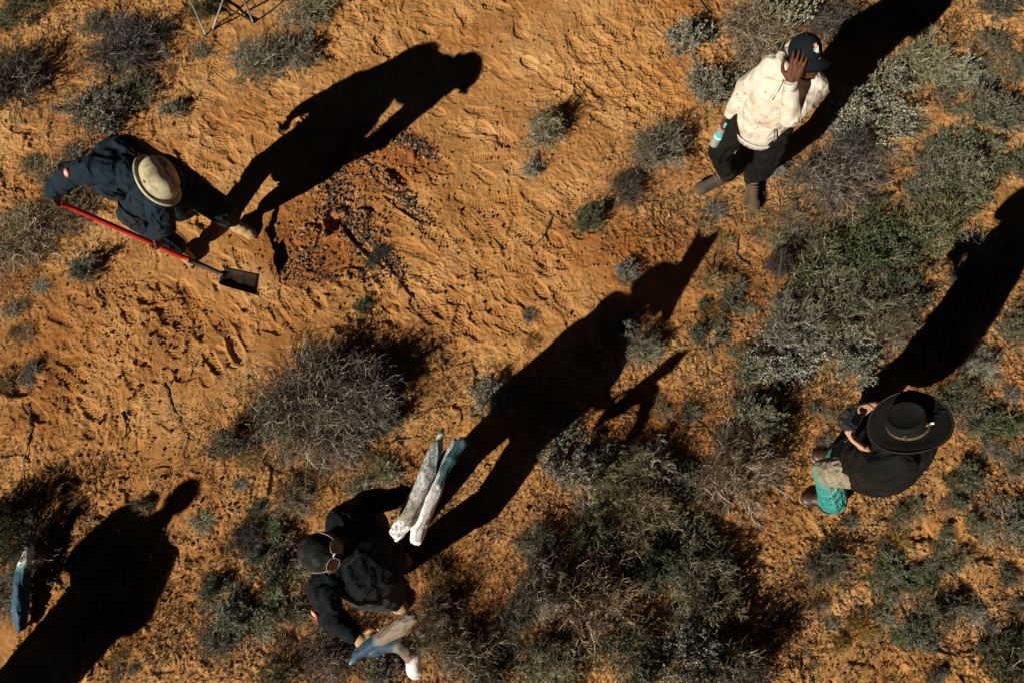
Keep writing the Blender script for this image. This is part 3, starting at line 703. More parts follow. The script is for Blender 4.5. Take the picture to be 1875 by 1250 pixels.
# ------------------------------------------------------------------ litter of fallen twigs, clods, pebbles (stuff)
def scatter_litter():
    rg = np.random.default_rng(3)
    n = 150000
    px = rg.uniform(-30, 1905, n); py = rg.uniform(-30, 1280, n)
    P = np.array([px-CX, -(py-CY), np.full(n, -FPX)])
    D = np.array(CAM_R) @ P; t = -CAM_H/D[2]
    x = D[0]*t; y = D[1]*t
    lt = gsample(GLIT, x, y); sd = gsample(GSAND, x, y)
    clump = 0.5+0.5*vnoise(x*5, y*5, 81)
    keep = rg.random(n) < np.clip(lt*(0.25+1.0*clump**1.5)+0.02, 0.012, 1)*np.clip(1.1-sd, .06, 1)
    x, y = x[keep], y[keep]; m = len(x)
    z = gsample(GZ, x, y)+0.003
    a = rg.uniform(0, 6.283, m)
    P, R = grow(rg, np.stack([x, y, z], 1), np.stack([np.cos(a), np.sin(a), rg.uniform(-.05, .35, m)], 1), rg.gamma(2.2, .011, m)+.008, 4, .5, .2, .0021, .0011)
    P[:, 1:, 2] = np.maximum(P[:, 1:, 2], (z-0.001)[:, None])
    zz = gsample(GZ, P[..., 0].ravel(), P[..., 1].ravel()).reshape(m, 4)
    P[..., 2] = zz+np.maximum(P[..., 2]-z[:, None], 0.0015)
    V, F = tubes(P, R*rg.uniform(.6, 1.5, (m, 1)), 3)
    me = np_mesh('twig_litter', V, F, plant_mat('litter_twig', [(0, (.03, .02, .013)), (.55, (.11, .065, .035)), (.85, (.24, .16, .095)), (1, (.42, .34, .25))]), False, {'tint': np.repeat(rg.random(m), 12)})
    link('twig_litter', me, label='fallen twigs and leaf litter strewn over the orange ground', cat='litter', kind='stuff')
    # fallen leaves: small curled flakes
    k = rg.random(m) < .75
    c = np.stack([x, y, z], 1)[k]+rg.normal(0, .012, (k.sum(), 3))*[1, 1, 0]
    c[:, 2] = gsample(GZ, c[:, 0], c[:, 1])+.003
    a = rg.uniform(0, 6.283, len(c))
    LV, LF = leaves(rg, c, np.stack([np.cos(a), np.sin(a), rg.uniform(0, .6, len(c))], 1), .015, .0065)
    me = np_mesh('leaf_litter', LV, LF, plant_mat('litter_leaf', [(0, (.02, .014, .01)), (.45, (.07, .045, .026)), (.8, (.17, .13, .09)), (1, (.36, .31, .24))]), False, {'tint': np.repeat(rg.random(len(c)), 5)})
    link('leaf_litter', me, label='small dead leaves scattered among the twigs on the ground', cat='litter', kind='stuff')
    # clods and pebbles
    def clods(name, n, zones, smin, smax, mat, label, cat):
        xs, ys = [], []
        for (zx, zy, rx, ry, w, ang) in zones:
            k = int(n*w); u = rg.normal(0, .5, k); v = rg.normal(0, .5, k)
            ca, sa = math.cos(ang), math.sin(ang)
            for a_, b_ in zip(u*rx, v*ry):
                p = at(zx+a_*ca-b_*sa, zy+a_*sa+b_*ca); xs.append(p.x); ys.append(p.y)
        x = np.array(xs); y = np.array(ys); k = len(x)
        s = rg.gamma(1.6, 1, k)*smin; s = np.clip(s, smin*.5, smax)
        bm = bmesh.new(); bmesh.ops.create_icosphere(bm, subdivisions=1, radius=1)
        bv = np.array([v.co[:] for v in bm.verts]); bf = np.array([[v.index for v in f.verts] for f in bm.faces]); bm.free()
        V = bv[None]*(1+rg.normal(0, .22, (k, len(bv), 1)))*s[:, None, None]*rg.uniform(.6, 1.2, (k, 1, 3))
        V += np.stack([x, y, gsample(GZ, x, y)+s*.25], 1)[:, None]
        F = (bf[None]+np.arange(k)[:, None, None]*len(bv)).reshape(-1, 3)
        me = np_mesh(name, V.reshape(-1, 3), F, mat, False, {'tint': np.repeat(rg.random(k), len(bv))})
        link(name, me, label=label, cat=cat, kind='stuff')
    clods('dark_clods', 8500, [(720, 250, 90, 14, .10, .35), (770, 265, 50, 12, .06, .6), (620, 300, 18, 60, .08, .35), (745, 370, 80, 15, .12, .75), (700, 460, 70, 12, .12, .72), (640, 420, 16, 60, .09, -.4),
                              (610, 355, 40, 70, .12, .3), (560, 470, 70, 40, .08, 0), (660, 410, 50, 40, .1, .3), (530, 500, 40, 14, .04, .4), (690, 500, 50, 30, .06, 0), (600, 505, 45, 10, .03, 0)],
          0.0024, .022, plant_mat('dark_clod', [(0, (.015, .012, .010)), (.6, (.045, .033, .024)), (.88, (.13, .075, .045)), (1, (.33, .2, .12))]), 'dark crumbly clods and dead leaves thrown up around the dug ground', 'clods')
    clods('sand_clods', 8000, [(690, 300, 100, 60, .06, 0), (560, 440, 90, 90, .06, 0), (650, 400, 90, 90, .04, 0), (900, 400, 300, 220, .12, 0), (250, 620, 260, 160, .1, 0), (1050, 150, 260, 140, .06, 0), (650, 950, 600, 200, .12, 0), (1500, 700, 400, 500, .14, 0), (1600, 1050, 300, 200, .12, 0), (200, 1000, 300, 200, .1, 0)],
          .004, .016, plant_mat('sand_clod', [(0, (.30, .11, .03)), (.5, (.42, .18, .06)), (1, (.52, .28, .12))]), 'small crumbs and clods of orange soil', 'clods')
scatter_litter()
# ------------------------------------------------------------------ figures: volumes fused into one smooth surface
V3 = Vector
def _ico(sub=2):
    bm = bmesh.new(); bmesh.ops.create_icosphere(bm, subdivisions=sub, radius=1)
    v = np.array([x.co[:] for x in bm.verts]); f = np.array([[y.index for y in x.verts] for x in bm.faces]); bm.free()
    return v, f
ICO = _ico(2)
def ell(c, ax, ay, az):
    """ellipsoid with full semi-axis vectors"""
    M = np.array([list(ax), list(ay), list(az)])
    return ICO[0] @ M+np.array(c), ICO[1]
def frame_ell(c, f, l, u, sf, sl_, su):
    return ell(c, V3(f)*sf, V3(l)*sl_, V3(u)*su)
def cap(p0, r0, p1, r1, n=None, fl=1.0, seg=14):
    """tapered rounded limb; n/fl flattens its section along n"""
    p0 = V3(p0); p1 = V3(p1); d = (p1-p0); L = d.length; d = d/max(L, 1e-6)
    if n is None:
        a = d.orthogonal().normalized()
    else:
        a = V3(n); a = (a-d*a.dot(d)).normalized()
    b = d.cross(a)
    rings = []
    for k in range(5):
        t = -math.pi/2+math.pi/2*k/4
        rings.append((r0*math.sin(t), max(r0*math.cos(t), 1e-4)))
    for k in range(5):
        t = math.pi/2*k/4
        rings.append((L+r1*math.sin(t), max(r1*math.cos(t), 1e-4)))
    V = []
    for (x, r) in rings:
        for j in range(seg):
            th = 2*math.pi*j/seg
            q = p0+d*x+a*(r*math.cos(th)*fl)+b*(r*math.sin(th)); V.append(q[:])
    F = []
    for i in range(len(rings)-1):
        for j in range(seg):
            A = i*seg+j; B = i*seg+(j+1) % seg
            F += [[A, B, B+seg], [A, B+seg, A+seg]]
    for j in range(1, seg-1):
        F.append([0, j+1, j]); e = (len(rings)-1)*seg; F.append([e, e+j, e+j+1])
    return np.array(V), np.array(F)

def fuse(name, prims, voxel, mat=None, smooth=3, wrinkle=0.0, wscale=18, seed=0, stretch=None, extra=None):
    Vs, Fs, off = [], [], 0
    for (v, f) in prims:
        Vs.append(v); Fs.append(f+off); off += len(v)
    me = np_mesh(name+'_src', np.concatenate(Vs), np.concatenate(Fs))
    o = bpy.data.objects.new(name+'_src', me); COL.objects.link(o)
    m = o.modifiers.new('r', 'REMESH'); m.mode = 'VOXEL'; m.voxel_size = voxel; m.use_smooth_shade = True
    if smooth:
        s = o.modifiers.new('s', 'SMOOTH'); s.iterations = smooth; s.factor = 0.5
    dg = bpy.context.evaluated_depsgraph_get()
    ev = o.evaluated_get(dg)
    out = bpy.data.meshes.new_from_object(ev)
    bpy.data.objects.remove(o); bpy.data.meshes.remove(me)
    out.name = name
    n = len(out.vertices)
    co = np.empty(n*3, dtype=np.float32); out.vertices.foreach_get('co', co); co = co.reshape(-1, 3)
    if wrinkle:
        no = np.empty(n*3, dtype=np.float32); out.vertex_normals.foreach_get('vector', no); no = no.reshape(-1, 3)
        Q = co.copy()
        if stretch is not None:
            d = np.array(stretch)/np.linalg.norm(stretch)
            Q = Q-0.62*np.outer(Q @ d, d)
        W = Q+0.03*np.stack([noise3(Q, 9, seed+k) for k in range(3)], 1)
        a = 1-np.abs(noise3(W, wscale, seed+5)); a2 = 1-np.abs(noise3(W, wscale*.55, seed+15))
        h = np.clip(a-0.55, 0, 1)*1.5+np.clip(a2-0.6, 0, 1)*2.2-0.5+0.4*noise3(Q, wscale*0.4, seed+9)
        co = co+no*(h*wrinkle)[:, None]
    if extra: co = extra(co)
    out.vertices.foreach_set('co', co.ravel()); out.update()
    out.polygons.foreach_set('use_smooth', np.ones(len(out.polygons), dtype=bool))
    out.materials.clear()
    if mat: out.materials.append(mat)
    return out

def ik(a, b, l1, l2, pole):
    a = V3(a); b = V3(b); d = b-a; L = d.length
    if L > (l1+l2)*0.995:
        l1, l2 = l1*L/(l1+l2)*1.01, l2*L/(l1+l2)*1.01
    x = (l1*l1-l2*l2+L*L)/(2*L); h = math.sqrt(max(l1*l1-x*x, 0))
    u = d.normalized(); p = V3(pole); p = (p-u*p.dot(u)).normalized()
    return a+u*x+p*h

def head_prims(c, f, u):
    f = V3(f).normalized(); u = V3(u); u = (u-f*u.dot(f)).normalized(); l = u.cross(f)
    P = [frame_ell(c+u*.022-f*.008, f, l, u, .098, .077, .098),
         frame_ell(c+f*.022-u*.035, f, l, u, .070, .062, .080),
         frame_ell(c+f*.042-u*.085, f, l, u, .042, .042, .030),
         frame_ell(c+f*.074+u*.018, f, l, u, .014, .050, .012),
         cap(c+f*.088+u*.006, .008, c+f*.106-u*.026, .0125),
         frame_ell(c+f*.095-u*.030, f, l, u, .012, .019, .009),
         frame_ell(c+f*.086-u*.056, f, l, u, .012, .024, .0065),
         frame_ell(c+f*.083-u*.068, f, l, u, .012, .020, .0065),
         frame_ell(c+f*.068-u*.088, f, l, u, .018, .020, .014)]
    for s in (1, -1):
        P.append(frame_ell(c+l*s*.077-f*.008-u*.008, f, l, u, .018, .009, .030))
        P.append(frame_ell(c+l*s*.040+f*.062-u*.022, f, l, u, .020, .020, .016))
    return P
def eyes(c, f, u, parent):
    f = V3(f).normalized(); u = V3(u); u = (u-f*u.dot(f)).normalized(); l = u.cross(f)
    for s in (1, -1):
        v, fc = frame_ell(c+l*s*.032+f*.080+u*.001, f, l, u, .010, .014, .008)
        link('eye', np_mesh('eye', v, fc, MAT['eye'], True), parent)

def hand_prims(w, d, n, side, curl=0.5, spread=1.0, s=1.0, thumb=0.6):
    """w wrist, d direction to the fingers, n direction the palm faces; side +1/-1 puts the thumb"""
    d = V3(d).normalized(); n = V3(n); n = (n-d*n.dot(d)).normalized(); x = d.cross(n)*side
    P = [cap(w-d*.02*s, .026*s, w+d*.02*s, .028*s, n, .72),
         cap(w+d*.025*s-x*.018*s, .022*s, w+d*.078*s-x*.026*s, .018*s, n, .66),
         cap(w+d*.025*s, .022*s, w+d*.084*s, .018*s, n, .66),
         cap(w+d*.025*s+x*.018*s, .022*s, w+d*.080*s+x*.024*s, .018*s, n, .66)]
    for k, (o, L, cr) in enumerate([(.032, .074, 1.0), (.011, .082, 1.05), (-.011, .076, 1.1), (-.031, .060, 1.15)]):
        p = w+d*(.088-.003*abs(k-1))*s+x*o*s
        ang = 0; q = p
        dd = (d+x*o*3.2*spread).normalized()
        r = (.0092, .0085, .0078, .0070)
        for j, (fr, a) in enumerate([(.45, .55), (.30, .9), (.25, .6)]):
            ang += a*curl*cr
            v = dd*math.cos(ang)+n*math.sin(ang)
            e = q+v*L*fr*s
            P.append(cap(q, r[j]*s, e, r[j+1]*s, seg=8)); q = e
    t0 = w+d*.025*s+x*.028*s; t1 = t0+(d*.55+x*.75+n*thumb*.35).normalized()*.042*s
    t2 = t1+(d*.8+x*.3+n*thumb).normalized()*.034*s; t3 = t2+(d*.9-x*.1+n*thumb*1.2).normalized()*.026*s
    P += [cap(t0, .014*s, t1, .0115*s, seg=8), cap(t1, .0112*s, t2, .0098*s, seg=8), cap(t2, .0098*s, t3, .008*s, seg=8)]
    return P

def body_prims(k):
    """k: skeleton dict -> skin volumes for the whole figure"""
    pel, che, nk, hd = V3(k['pelvis']), V3(k['chest']), V3(k['neck']), V3(k['head'])
    f = k['f']
    P = [cap(pel, .125, (pel+che)/2, .118, f, .78), cap((pel+che)/2, .118, che, .13, f, .78), cap(che, .125, nk-V3((0, 0, .05)), .075, f, .85), cap(nk-(hd-nk)*.3, .056, hd, .052)]
    for s in ('L', 'R'):
        sh, el, wr = k['sh'+s], k['el'+s], k['wr'+s]
        P += [cap(nk*.55+sh*.45, .062, sh, .052), cap(sh, .050, el, .038), cap(el, .038, (el*.6+wr*.4), .038), cap(el*.6+wr*.4, .037, wr, .026)]
        P += [cap(k['hip'+s], .082, k['kn'+s], .055), cap(k['kn'+s], .053, k['an'+s]*.6+k['kn'+s]*.4, .048), cap(k['an'+s]*.6+k['kn'+s]*.4, .045, k['an'+s], .035)]
        P += [cap(k['an'+s]-V3((0, 0, .05)), .026, k['an'+s]*.5+k['toe'+s]*.5-V3((0, 0, .018)), .016)]
        P += hand_prims(wr, k['hd'+s], k['hn'+s], k.get('hs'+s, 1 if s == 'L' else -1), k.get('hc'+s, .5), thumb=k.get('ht'+s, .6))
    P += head_prims(hd, k['hf'], k['hu'])
    return P

def shoe(parent, an, toe, mat, solemat, name='boot', hgt=.10, w=.046, laces=None):
    an = V3(an); toe = V3(toe); d = V3((toe.x-an.x, toe.y-an.y, 0)).normalized(); l = V3((-d.y, d.x, 0)); up = V3((0, 0, 1))
    g = V3((an.x, an.y, gz(an.x, an.y)+.004)); t = V3((toe.x, toe.y, gz(toe.x, toe.y)+.004))
    heel = g-d*.045
    P = [cap(heel+up*.045, .040, g+d*.06+up*.05, w*.92), cap(g+d*.06+up*.042, w*.74, t-d*.05+up*.036, w*.98, up, .72), cap(t-d*.06+up*.036, w*.98, t-d*.035+up*.034, w*.90, up, .75), cap(g+up*.05-d*.01, .046, g+up*hgt, .050),
         cap(g+d*.03+up*.085, .032, t-d*.07+up*.045, .034)]
    b = link(name, fuse(name, P, .006, mat, 2, .0015, 40, 3), parent)
    S_ = [cap(heel+up*.012, w*.92, g+d*.05+up*.012, w*.86, up, .34), cap(g+d*.05+up*.012, w*.86, t-d*.035+up*.012, w*.98, up, .34)]
    link('sole', fuse('sole', S_, .006, solemat, 1), b)
    if laces:
        T = []
        for i in range(5):
            c = g+d*(.050+.021*i)+up*(.127-.011*i)
            T.append(np.array([(c-l*.028-up*.008)[:], (c+d*.004+up*.003)[:], (c+l*.028-up*.008)[:]]))
        V, F = tubes(np.array(T), np.full((5, 3), .0042), 5)
        link('laces', np_mesh('laces', V, F, laces, True), b)
        pipe('collar', [g+up*(hgt+.035)+d*(.048*math.cos(a))+l*(.048*math.sin(a)) for a in np.linspace(0, 5.9, 12)], .011, MAT['darksole'], 7, b, True)
    return b

def disc_frame(u, hint=(0, 0, 1)):
    u = V3(u).normalized(); a = V3(hint)-u*V3(hint).dot(u)
    if a.length < 1e-3: a = u.orthogonal()
    a.normalize(); return a, u.cross(a), u

def lathe(name, prof, c, f, u, sx=1.0, sy=1.0, seg=48, mat=None, fn=None, close=False):
    """profile [(r,z)] turned about u; fn(theta,r,z)->(r,z) bends it"""
    f = V3(f).normalized(); u = V3(u).normalized(); f = (f-u*f.dot(u)).normalized(); l = u.cross(f)
    V = []
    for (r, z) in prof:
        for j in range(seg):
            th = 2*math.pi*j/seg
            rr, zz = fn(th, r, z) if fn else (r, z)
            V.append((V3(c)+f*(rr*math.cos(th)*sx)+l*(rr*math.sin(th)*sy)+u*zz)[:])
    n = len(prof); F = []
    for i in range(n-1):
        for j in range(seg):
            A = i*seg+j; B = i*seg+(j+1) % seg
            F.append([A, B, B+seg, A+seg])
    return np_mesh(name, np.array(V), np.array(F), mat, True)

def pipe(name, pts, r, mat, sides=8, parent=None, closed=False, **kw):
    pts = [V3(p) for p in pts]
    if closed: pts = pts+[pts[0]]
    P = np.array([[p[:] for p in pts]])
    R = np.array([r])if hasattr(r, '__len__') else np.full((1, len(pts)), r)
    V, F = tubes(P, R, sides)
    k = len(pts)
    F2 = [F, np.array([list(range(sides))[::-1]]), np.array([[(k-1)*sides+j for j in range(sides)]])] if not closed else F
    return link(name, np_mesh(name, V, F2, mat, True), parent, **kw)

def ball_cap(parent, c, f, u, mat, name='cap', brim_len=.075, back=False, brimmat=None, scl=1.0):
    """baseball cap: six-panel dome, curved brim, button"""
    f = V3(f).normalized(); u = V3(u); u = (u-f*u.dot(f)).normalized(); l = u.cross(f)
    base = c+u*.030-f*.004
    prof = [(.099*scl*math.cos(t), .100*scl*math.sin(t)) for t in np.linspace(-.12, math.pi/2-.01, 12)]
    prof = [(p[0]-.004, p[1]) for p in prof[:1]]+prof
    def fn(th, r, z):
        return r*(1-.012*abs(math.cos(3*th))**8), z*(1+.06*max(math.cos(th), 0))
    o = link(name, lathe(name, prof, base, f, u, 1.06, .93, 48, mat, fn), parent)
    s = -1 if back else 1
    V, F = [], []
    na, nr = 17, 5
    for side in (0, 1):
        for i in range(na):
            th = rad(-62+124*i/(na-1))
            for j in range(nr):
                t = j/(nr-1)
                r0 = base+f*s*(.100*math.cos(th)*1.03)+l*(.092*math.sin(th))-u*.010
                ext = brim_len*math.cos(th*.9)**.7
                p = r0+f*s*(ext*t)-u*(.012*t+.030*math.sin(th)**2)+u*(.004*side)
                V.append(p[:])
        o0 = side*na*nr
        for i in range(na-1):
            for j in range(nr-1):
                A = o0+i*nr+j; q = [A, A+nr, A+nr+1, A+1]
                F.append(q if side else q[::-1])
    for i in range(na-1):
        A = i*nr+nr-1; B = A+na*nr; F.append([A, A+nr, B+nr, B])
    link('brim', np_mesh('brim', np.array(V), np.array(F), brimmat or mat, True), o)
    v, fc = frame_ell(base+u*.100, f, l, u, .009, .009, .005)
    link('button', np_mesh('button', v, fc, mat, True), o)
    return o, base, f, l, u

def person(label, k, skin, group='people on the veld'):
    c = (V3(k['anL'])+V3(k['anR']))/2
    root = empty('person', (c.x, c.y, gz(c.x, c.y)))
    tag(root, label, 'person')
    body = link('body', fuse('body', body_prims(k), .0046, skin, 3), root)
    return root, body

def skeleton(**k):
    for a, b in list(k.items()):
        if isinstance(b, tuple) and len(b) == 3: k[a] = V3(b)
    for s in ('L', 'R'):
        if 'el'+s not in k: k['el'+s] = ik(k['sh'+s], k['wr'+s], .29, .26, k['ep'+s])
        if 'kn'+s not in k: k['kn'+s] = ik(k['hip'+s], k['an'+s], .43, .43, k['kp'+s])
    return k

def wmat(name, col, var=0.25, rough=.9, weave=900, spec=.15, scale=7, fold=0.0):
    lo = tuple(c*(1-var) for c in col); hi = tuple(min(c*(1+var), 1) for c in col)
    return simple(name, [(.3, lo), (.7, hi)], scale, 6, rough, .25, weave, spec, bdist=.0006, fold=fold)
MAT = {
 'skin_dark': simple('dark_skin', [(.3, (.070, .021, .008)), (.7, (.120, .038, .015))], 12, 5, .6, .2, 300, .25, bdist=.0008),
 'skin_tan': simple('tan_skin', [(.3, (.42, .22, .13)), (.7, (.52, .29, .18))], 12, 5, .5, .2, 300, .4, bdist=.0008),
 'eye': simple('eye_white', [(.0, (.5, .48, .42)), (1, (.6, .57, .5))], 10, 2, .2, spec=.5),
 'navy': wmat('navy_canvas', (.006, .018, .028), fold=.8), 'navy2': wmat('dark_navy_canvas', (.0022, .0060, .0095), fold=.7),
 'black': wmat('black_cloth', (.0035, .005, .0045), fold=.7), 'blacktrouser': wmat('black_trousers', (.0040, .0050, .0048), fold=.8),
 'graytrouser': wmat('grey_trousers', (.030, .040, .042), fold=.7),
 'suede': wmat('suede_tan', (.40, .26, .12), .2), 'sole': wmat('rubber_sole', (.30, .24, .16), .2), 'darksole': wmat('dark_rubber', (.02, .018, .015), .2),
 'brownboot': wmat('brown_boot_leather', (.075, .058, .040), .35), 'oxblood': wmat('oxblood_leather', (.035, .015, .010), .3, .45, spec=.5),
 'lace': wmat('boot_lace', (.16, .13, .1), .2), 'hair': wmat('dark_hair', (.022, .009, .006), .3, .6),
 'glove': wmat('leather_glove', (.50, .33, .18), .2), 'felt': wmat('pale_felt', (.50, .43, .27), .12),
 'metalred': simple('red_painted_handle', [(.3, (.36, .010, .008)), (.60, (.52, .018, .012)), (.64, (.20, .06, .03)), (.7, (.30, .13, .06))], 22, 6, .38, .15, 120, .5, bdist=.0008),
 'blackmetal': simple('black_steel', [(.3, (.006, .006, .006)), (.75, (.02, .018, .016))], 14, 5, .45, .2, 90, .5, bdist=.001),
 'greymetal': simple('galvanised_tube', [(.3, (.20, .19, .17)), (.7, (.34, .31, .27))], 16, 4, .5, .1, 120, .5, .3),
 'camblack': simple('camera_black', [(.3, (.012, .013, .014)), (.7, (.022, .023, .025))], 30, 4, .42, .2, 500, .5, bdist=.0005),
 'camgrey': simple('camera_grey', [(.3, (.028, .030, .031)), (.7, (.045, .048, .05))], 30, 3, .4, .1, 300, .5),
 'white': simple('white_plastic', [(.3, (.72, .70, .66)), (.7, (.80, .78, .75))], 20, 3, .4),
 'redpatch': simple('red_patch', [(.3, (.55, .03, .02)), (.7, (.68, .05, .03))], 40, 3, .8), 'creampatch': simple('cream_patch', [(.3, (.62, .48, .32)), (.7, (.78, .66, .48))], 40, 3, .8),
 'blackgloss': simple('dark_lens', [(.3, (.003, .003, .004)), (.7, (.006, .006, .008))], 5, 2, .12, spec=.6),
}

dusty(MAT['navy'], .22, .0, 1.1); dusty(MAT['blacktrouser'], .28, .0, .4); dusty(MAT['graytrouser'], .6, .0, .6); dusty(MAT['black'], .10, .5, 1.6); dusty(MAT['navy2'], .12, .5, 1.6)
dusty(MAT['brownboot'], .6, 0, .2); dusty(MAT['oxblood'], .4, 0, .2); dusty(MAT['blackmetal'], .55, 0, .4)
# ------------------------------------------------------------------ 1. man in the off-white hoodie
def hoodie_mat():
    m, nt, b = new_mat('printed_fleece'); L = nt.links
    tc = N(nt, 'ShaderNodeTexCoord')
    vo = N(nt, 'ShaderNodeTexVoronoi', i_Scale=17.0, i_Randomness=0.85); L.new(tc.outputs['Object'], vo.inputs['Vector'])
    dot = ramp(nt, [(.13, (1, 1, 1)), (.2, (0, 0, 0))], vo.outputs['Distance'])
    n1 = N(nt, 'ShaderNodeTexNoise', i_Scale=7.0, i_Detail=7, i_Roughness=.7); L.new(tc.outputs['Object'], n1.inputs['Vector'])
    st = ramp(nt, [(.50, (0, 0, 0)), (.70, (1, 1, 1))], n1.outputs['Fac'])
    base = N(nt, 'ShaderNodeMix', data_type='RGBA'); base.inputs[6].default_value = (.64, .575, .475, 1); base.inputs[7].default_value = (.40, .25, .12, 1)
    ml = N(nt, 'ShaderNodeMath', operation='MULTIPLY'); ml.inputs[1].default_value = .8; L.new(st.outputs[0], ml.inputs[0]); L.new(ml.outputs[0], base.inputs[0])
    m2 = N(nt, 'ShaderNodeMix', data_type='RGBA'); L.new(base.outputs[2], m2.inputs[6]); m2.inputs[7].default_value = (.33, .22, .12, 1)
    n2 = N(nt, 'ShaderNodeTexNoise', i_Scale=4.0, i_Detail=2); L.new(tc.outputs['Object'], n2.inputs['Vector'])
    gate = ramp(nt, [(.40, (0, 0, 0)), (.5, (.9, .9, .9))], n2.outputs['Fac'])
    mm = N(nt, 'ShaderNodeMath', operation='MULTIPLY'); L.new(dot.outputs[0], mm.inputs[0]); L.new(gate.outputs[0], mm.inputs[1]); L.new(mm.outputs[0], m2.inputs[0])
    L.new(m2.outputs[2], b.inputs['Base Color']); b.inputs['Roughness'].default_value = .95; b.inputs['Specular IOR Level'].default_value = .1
    n3 = N(nt, 'ShaderNodeTexNoise', i_Scale=420.0, i_Detail=3); L.new(tc.outputs['Object'], n3.inputs['Vector'])
    bp = N(nt, 'ShaderNodeBump', i_Strength=.3, i_Distance=.001); L.new(n3.outputs['Fac'], bp.inputs['Height']); add_folds(nt, tc, bp, .38); L.new(bp.outputs[0], b.inputs['Normal'])
    return m
def build_hoodie_man():
    f = V3((-.45, -.89, 0)).normalized(); l = V3((.89, -.45, 0)).normalized()
    up = V3((0, 0, 1))
    hf = V3((.42, -.80, .30)); hu = V3((-.15, .25, 1))
    hd = V3((1.262, 2.66, 1.615))
    k = skeleton(f=f, pelvis=V3((1.21, 2.735, .95)), chest=V3((1.235, 2.71, 1.27)), neck=V3((1.255, 2.70, 1.475)), head=hd, hf=hf, hu=hu,
        shR=at(1416, 122, 1.41), shL=at(1494, 158, 1.40), wrR=at(1337, 209, .88), wrL=at(1448, 152, 1.585), elL=at(1447, 216, 1.36),
        epR=V3((-.5, .8, 0)), epL=V3((.35, -.6, -1)),
        hipR=V3((1.13, 2.775, .92)), hipL=V3((1.30, 2.70, .92)), anR=at(1330, 316, .10), anL=at(1379, 322, .10), toeR=at(1274, 350, .03), toeL=at(1381, 386, .03),
        kpR=V3((-.9, -.3, 0)), kpL=V3((-.1, -1, 0)),
        hdR=V3((-.25, -.12, -1)), hnR=V3((.5, -.7, 0)), hcR=1.0, hsR=-1, htR=1.2,
        hdL=(at(1468, 98, 1.715)-at(1448, 152, 1.585)), hnL=V3((.25, .9, -.3)), hcL=.22, hsL=1, htL=.5)
    root, body = person('man in a spotted off-white hoodie and navy cap, shielding his face with one hand', k, MAT['skin_dark'])
    eyes(hd, hf, hu, body)
    HM = hoodie_mat()
    pel, che, nk = k['pelvis'], k['chest'], k['neck']
    hip = pel-up*.03
    P = [cap(pel-up*.09, .172, pel, .182, f, .84), cap(pel-up*.02, .180, (pel+che)/2, .176, f, .80), cap((pel+che)/2, .172, che, .168, f, .78), cap(che, .165, nk-up*.085, .095, f, .85)]
    for s in 'LR':
        sh, el, wr = k['sh'+s], k['el'+s], k['wr'+s]
        P += [cap(nk*.5+sh*.5-up*.03, .085, sh-up*.005, .074), cap(sh-up*.01, .073, el, .060), cap(el, .061, el*.25+wr*.75, .047), cap(el*.25+wr*.75, .046, wr-(wr-el).normalized()*.012, .036)]
    # hood bunched round the neck
    for i in range(9):
        a0 = rad(-150+37*i*.9); a1 = rad(-150+37*(i+1)*.9)
        q = lambda a: nk+up*(.035+.022*math.cos(a+math.pi))+(-f*math.cos(a)*.082)+l*math.sin(a)*.10
        P.append(cap(q(a0), .026, q(a1), .026))
    P.append(frame_ell(nk-f*.10+up*.005, f, l, up, .06, .11, .07))
    h = link('hoodie', fuse('hoodie', P, .0065, HM, 2, .0075, 15, 4, (0, 0, 1)), root)
    # ribbed hem and cuffs
    c = pel-up*.125
    link('hem_rib', lathe('hem_rib', [(.135, -.075), (.158, -.07), (.168, -.03), (.172, .0)], c-up*.0, f, up, .84, 1.0, 56, HM, lambda t, r, z: (r*(1+.01*math.cos(28*t)), z)), h)
    for s in 'LR':
        el, wr = k['el'+s], k['wr'+s]; d = (wr-el).normalized()
        link('cuff', lathe('cuff', [(.026, -.03), (.040, -.028), (.038, 0), (.036, .02), (.030, .024), (.024, .018)], wr-d*.012, d.orthogonal(), d, 1, 1, 24, HM), h)
    # drawstrings, pocket welt
    for s, L in ((1, .16), (-1, .12)):
        a = nk+f*.115+l*s*.04-up*.02
        pipe('drawstring', [a, a+f*.055-up*.05+l*s*.006, a+f*.075-up*(L*.8)+l*s*.016, a+f*.078-up*L+l*s*.02], .0032, MAT['creampatch'], 6, h)
    pk = pel+f*.136+l*.10
    pipe('pocket_welt', [pk+up*.09, pk+up*.04+l*.012, pk-up*.03+l*.026-f*.006], .0045, MAT['lace'], 6, h)
    # trousers
    T = [cap(k['pelvis']-up*.02, .14, k['pelvis']-up*.07, .142, f, .8)]
    for s in 'LR':
        hp, kn, an = k['hip'+s], k['kn'+s], k['an'+s]
        T += [cap(hp, .108, kn, .084), cap(kn, .083, an+up*.05, .074), cap(an+up*.06, .076, an+up*.01, .076)]
        T += [frame_ell(an+up*.07+f*.03, f, l, up, .07, .075, .035)]
    link('trousers', fuse('trousers', T, .0075, MAT['blacktrouser'], 2, .0095, 12, 8, (0, 0, 1)), root)
    for s in 'LR':
        shoe(root, k['an'+s], k['toe'+s], MAT['brownboot'], MAT['brownboot'], 'boot', .13, .052, MAT['lace'])
    # cap with hand emblem
    capo, base, cf, cl, cu = ball_cap(root, hd, hf, hu, MAT['navycap'], 'cap', .07, scl=.91)
    ef = V3((-.02, -1, 0)) 
    def onc(x, y):   # point on the front panel: x to the wearer's left, y up
        el_ = .55+y*9.5; az = x*9.5
        r = V3((0, 0, 0))+cf*math.cos(el_)*math.cos(az)*.108+cl*math.cos(el_)*math.sin(az)*.096+cu*math.sin(el_)*.109
        return base+r
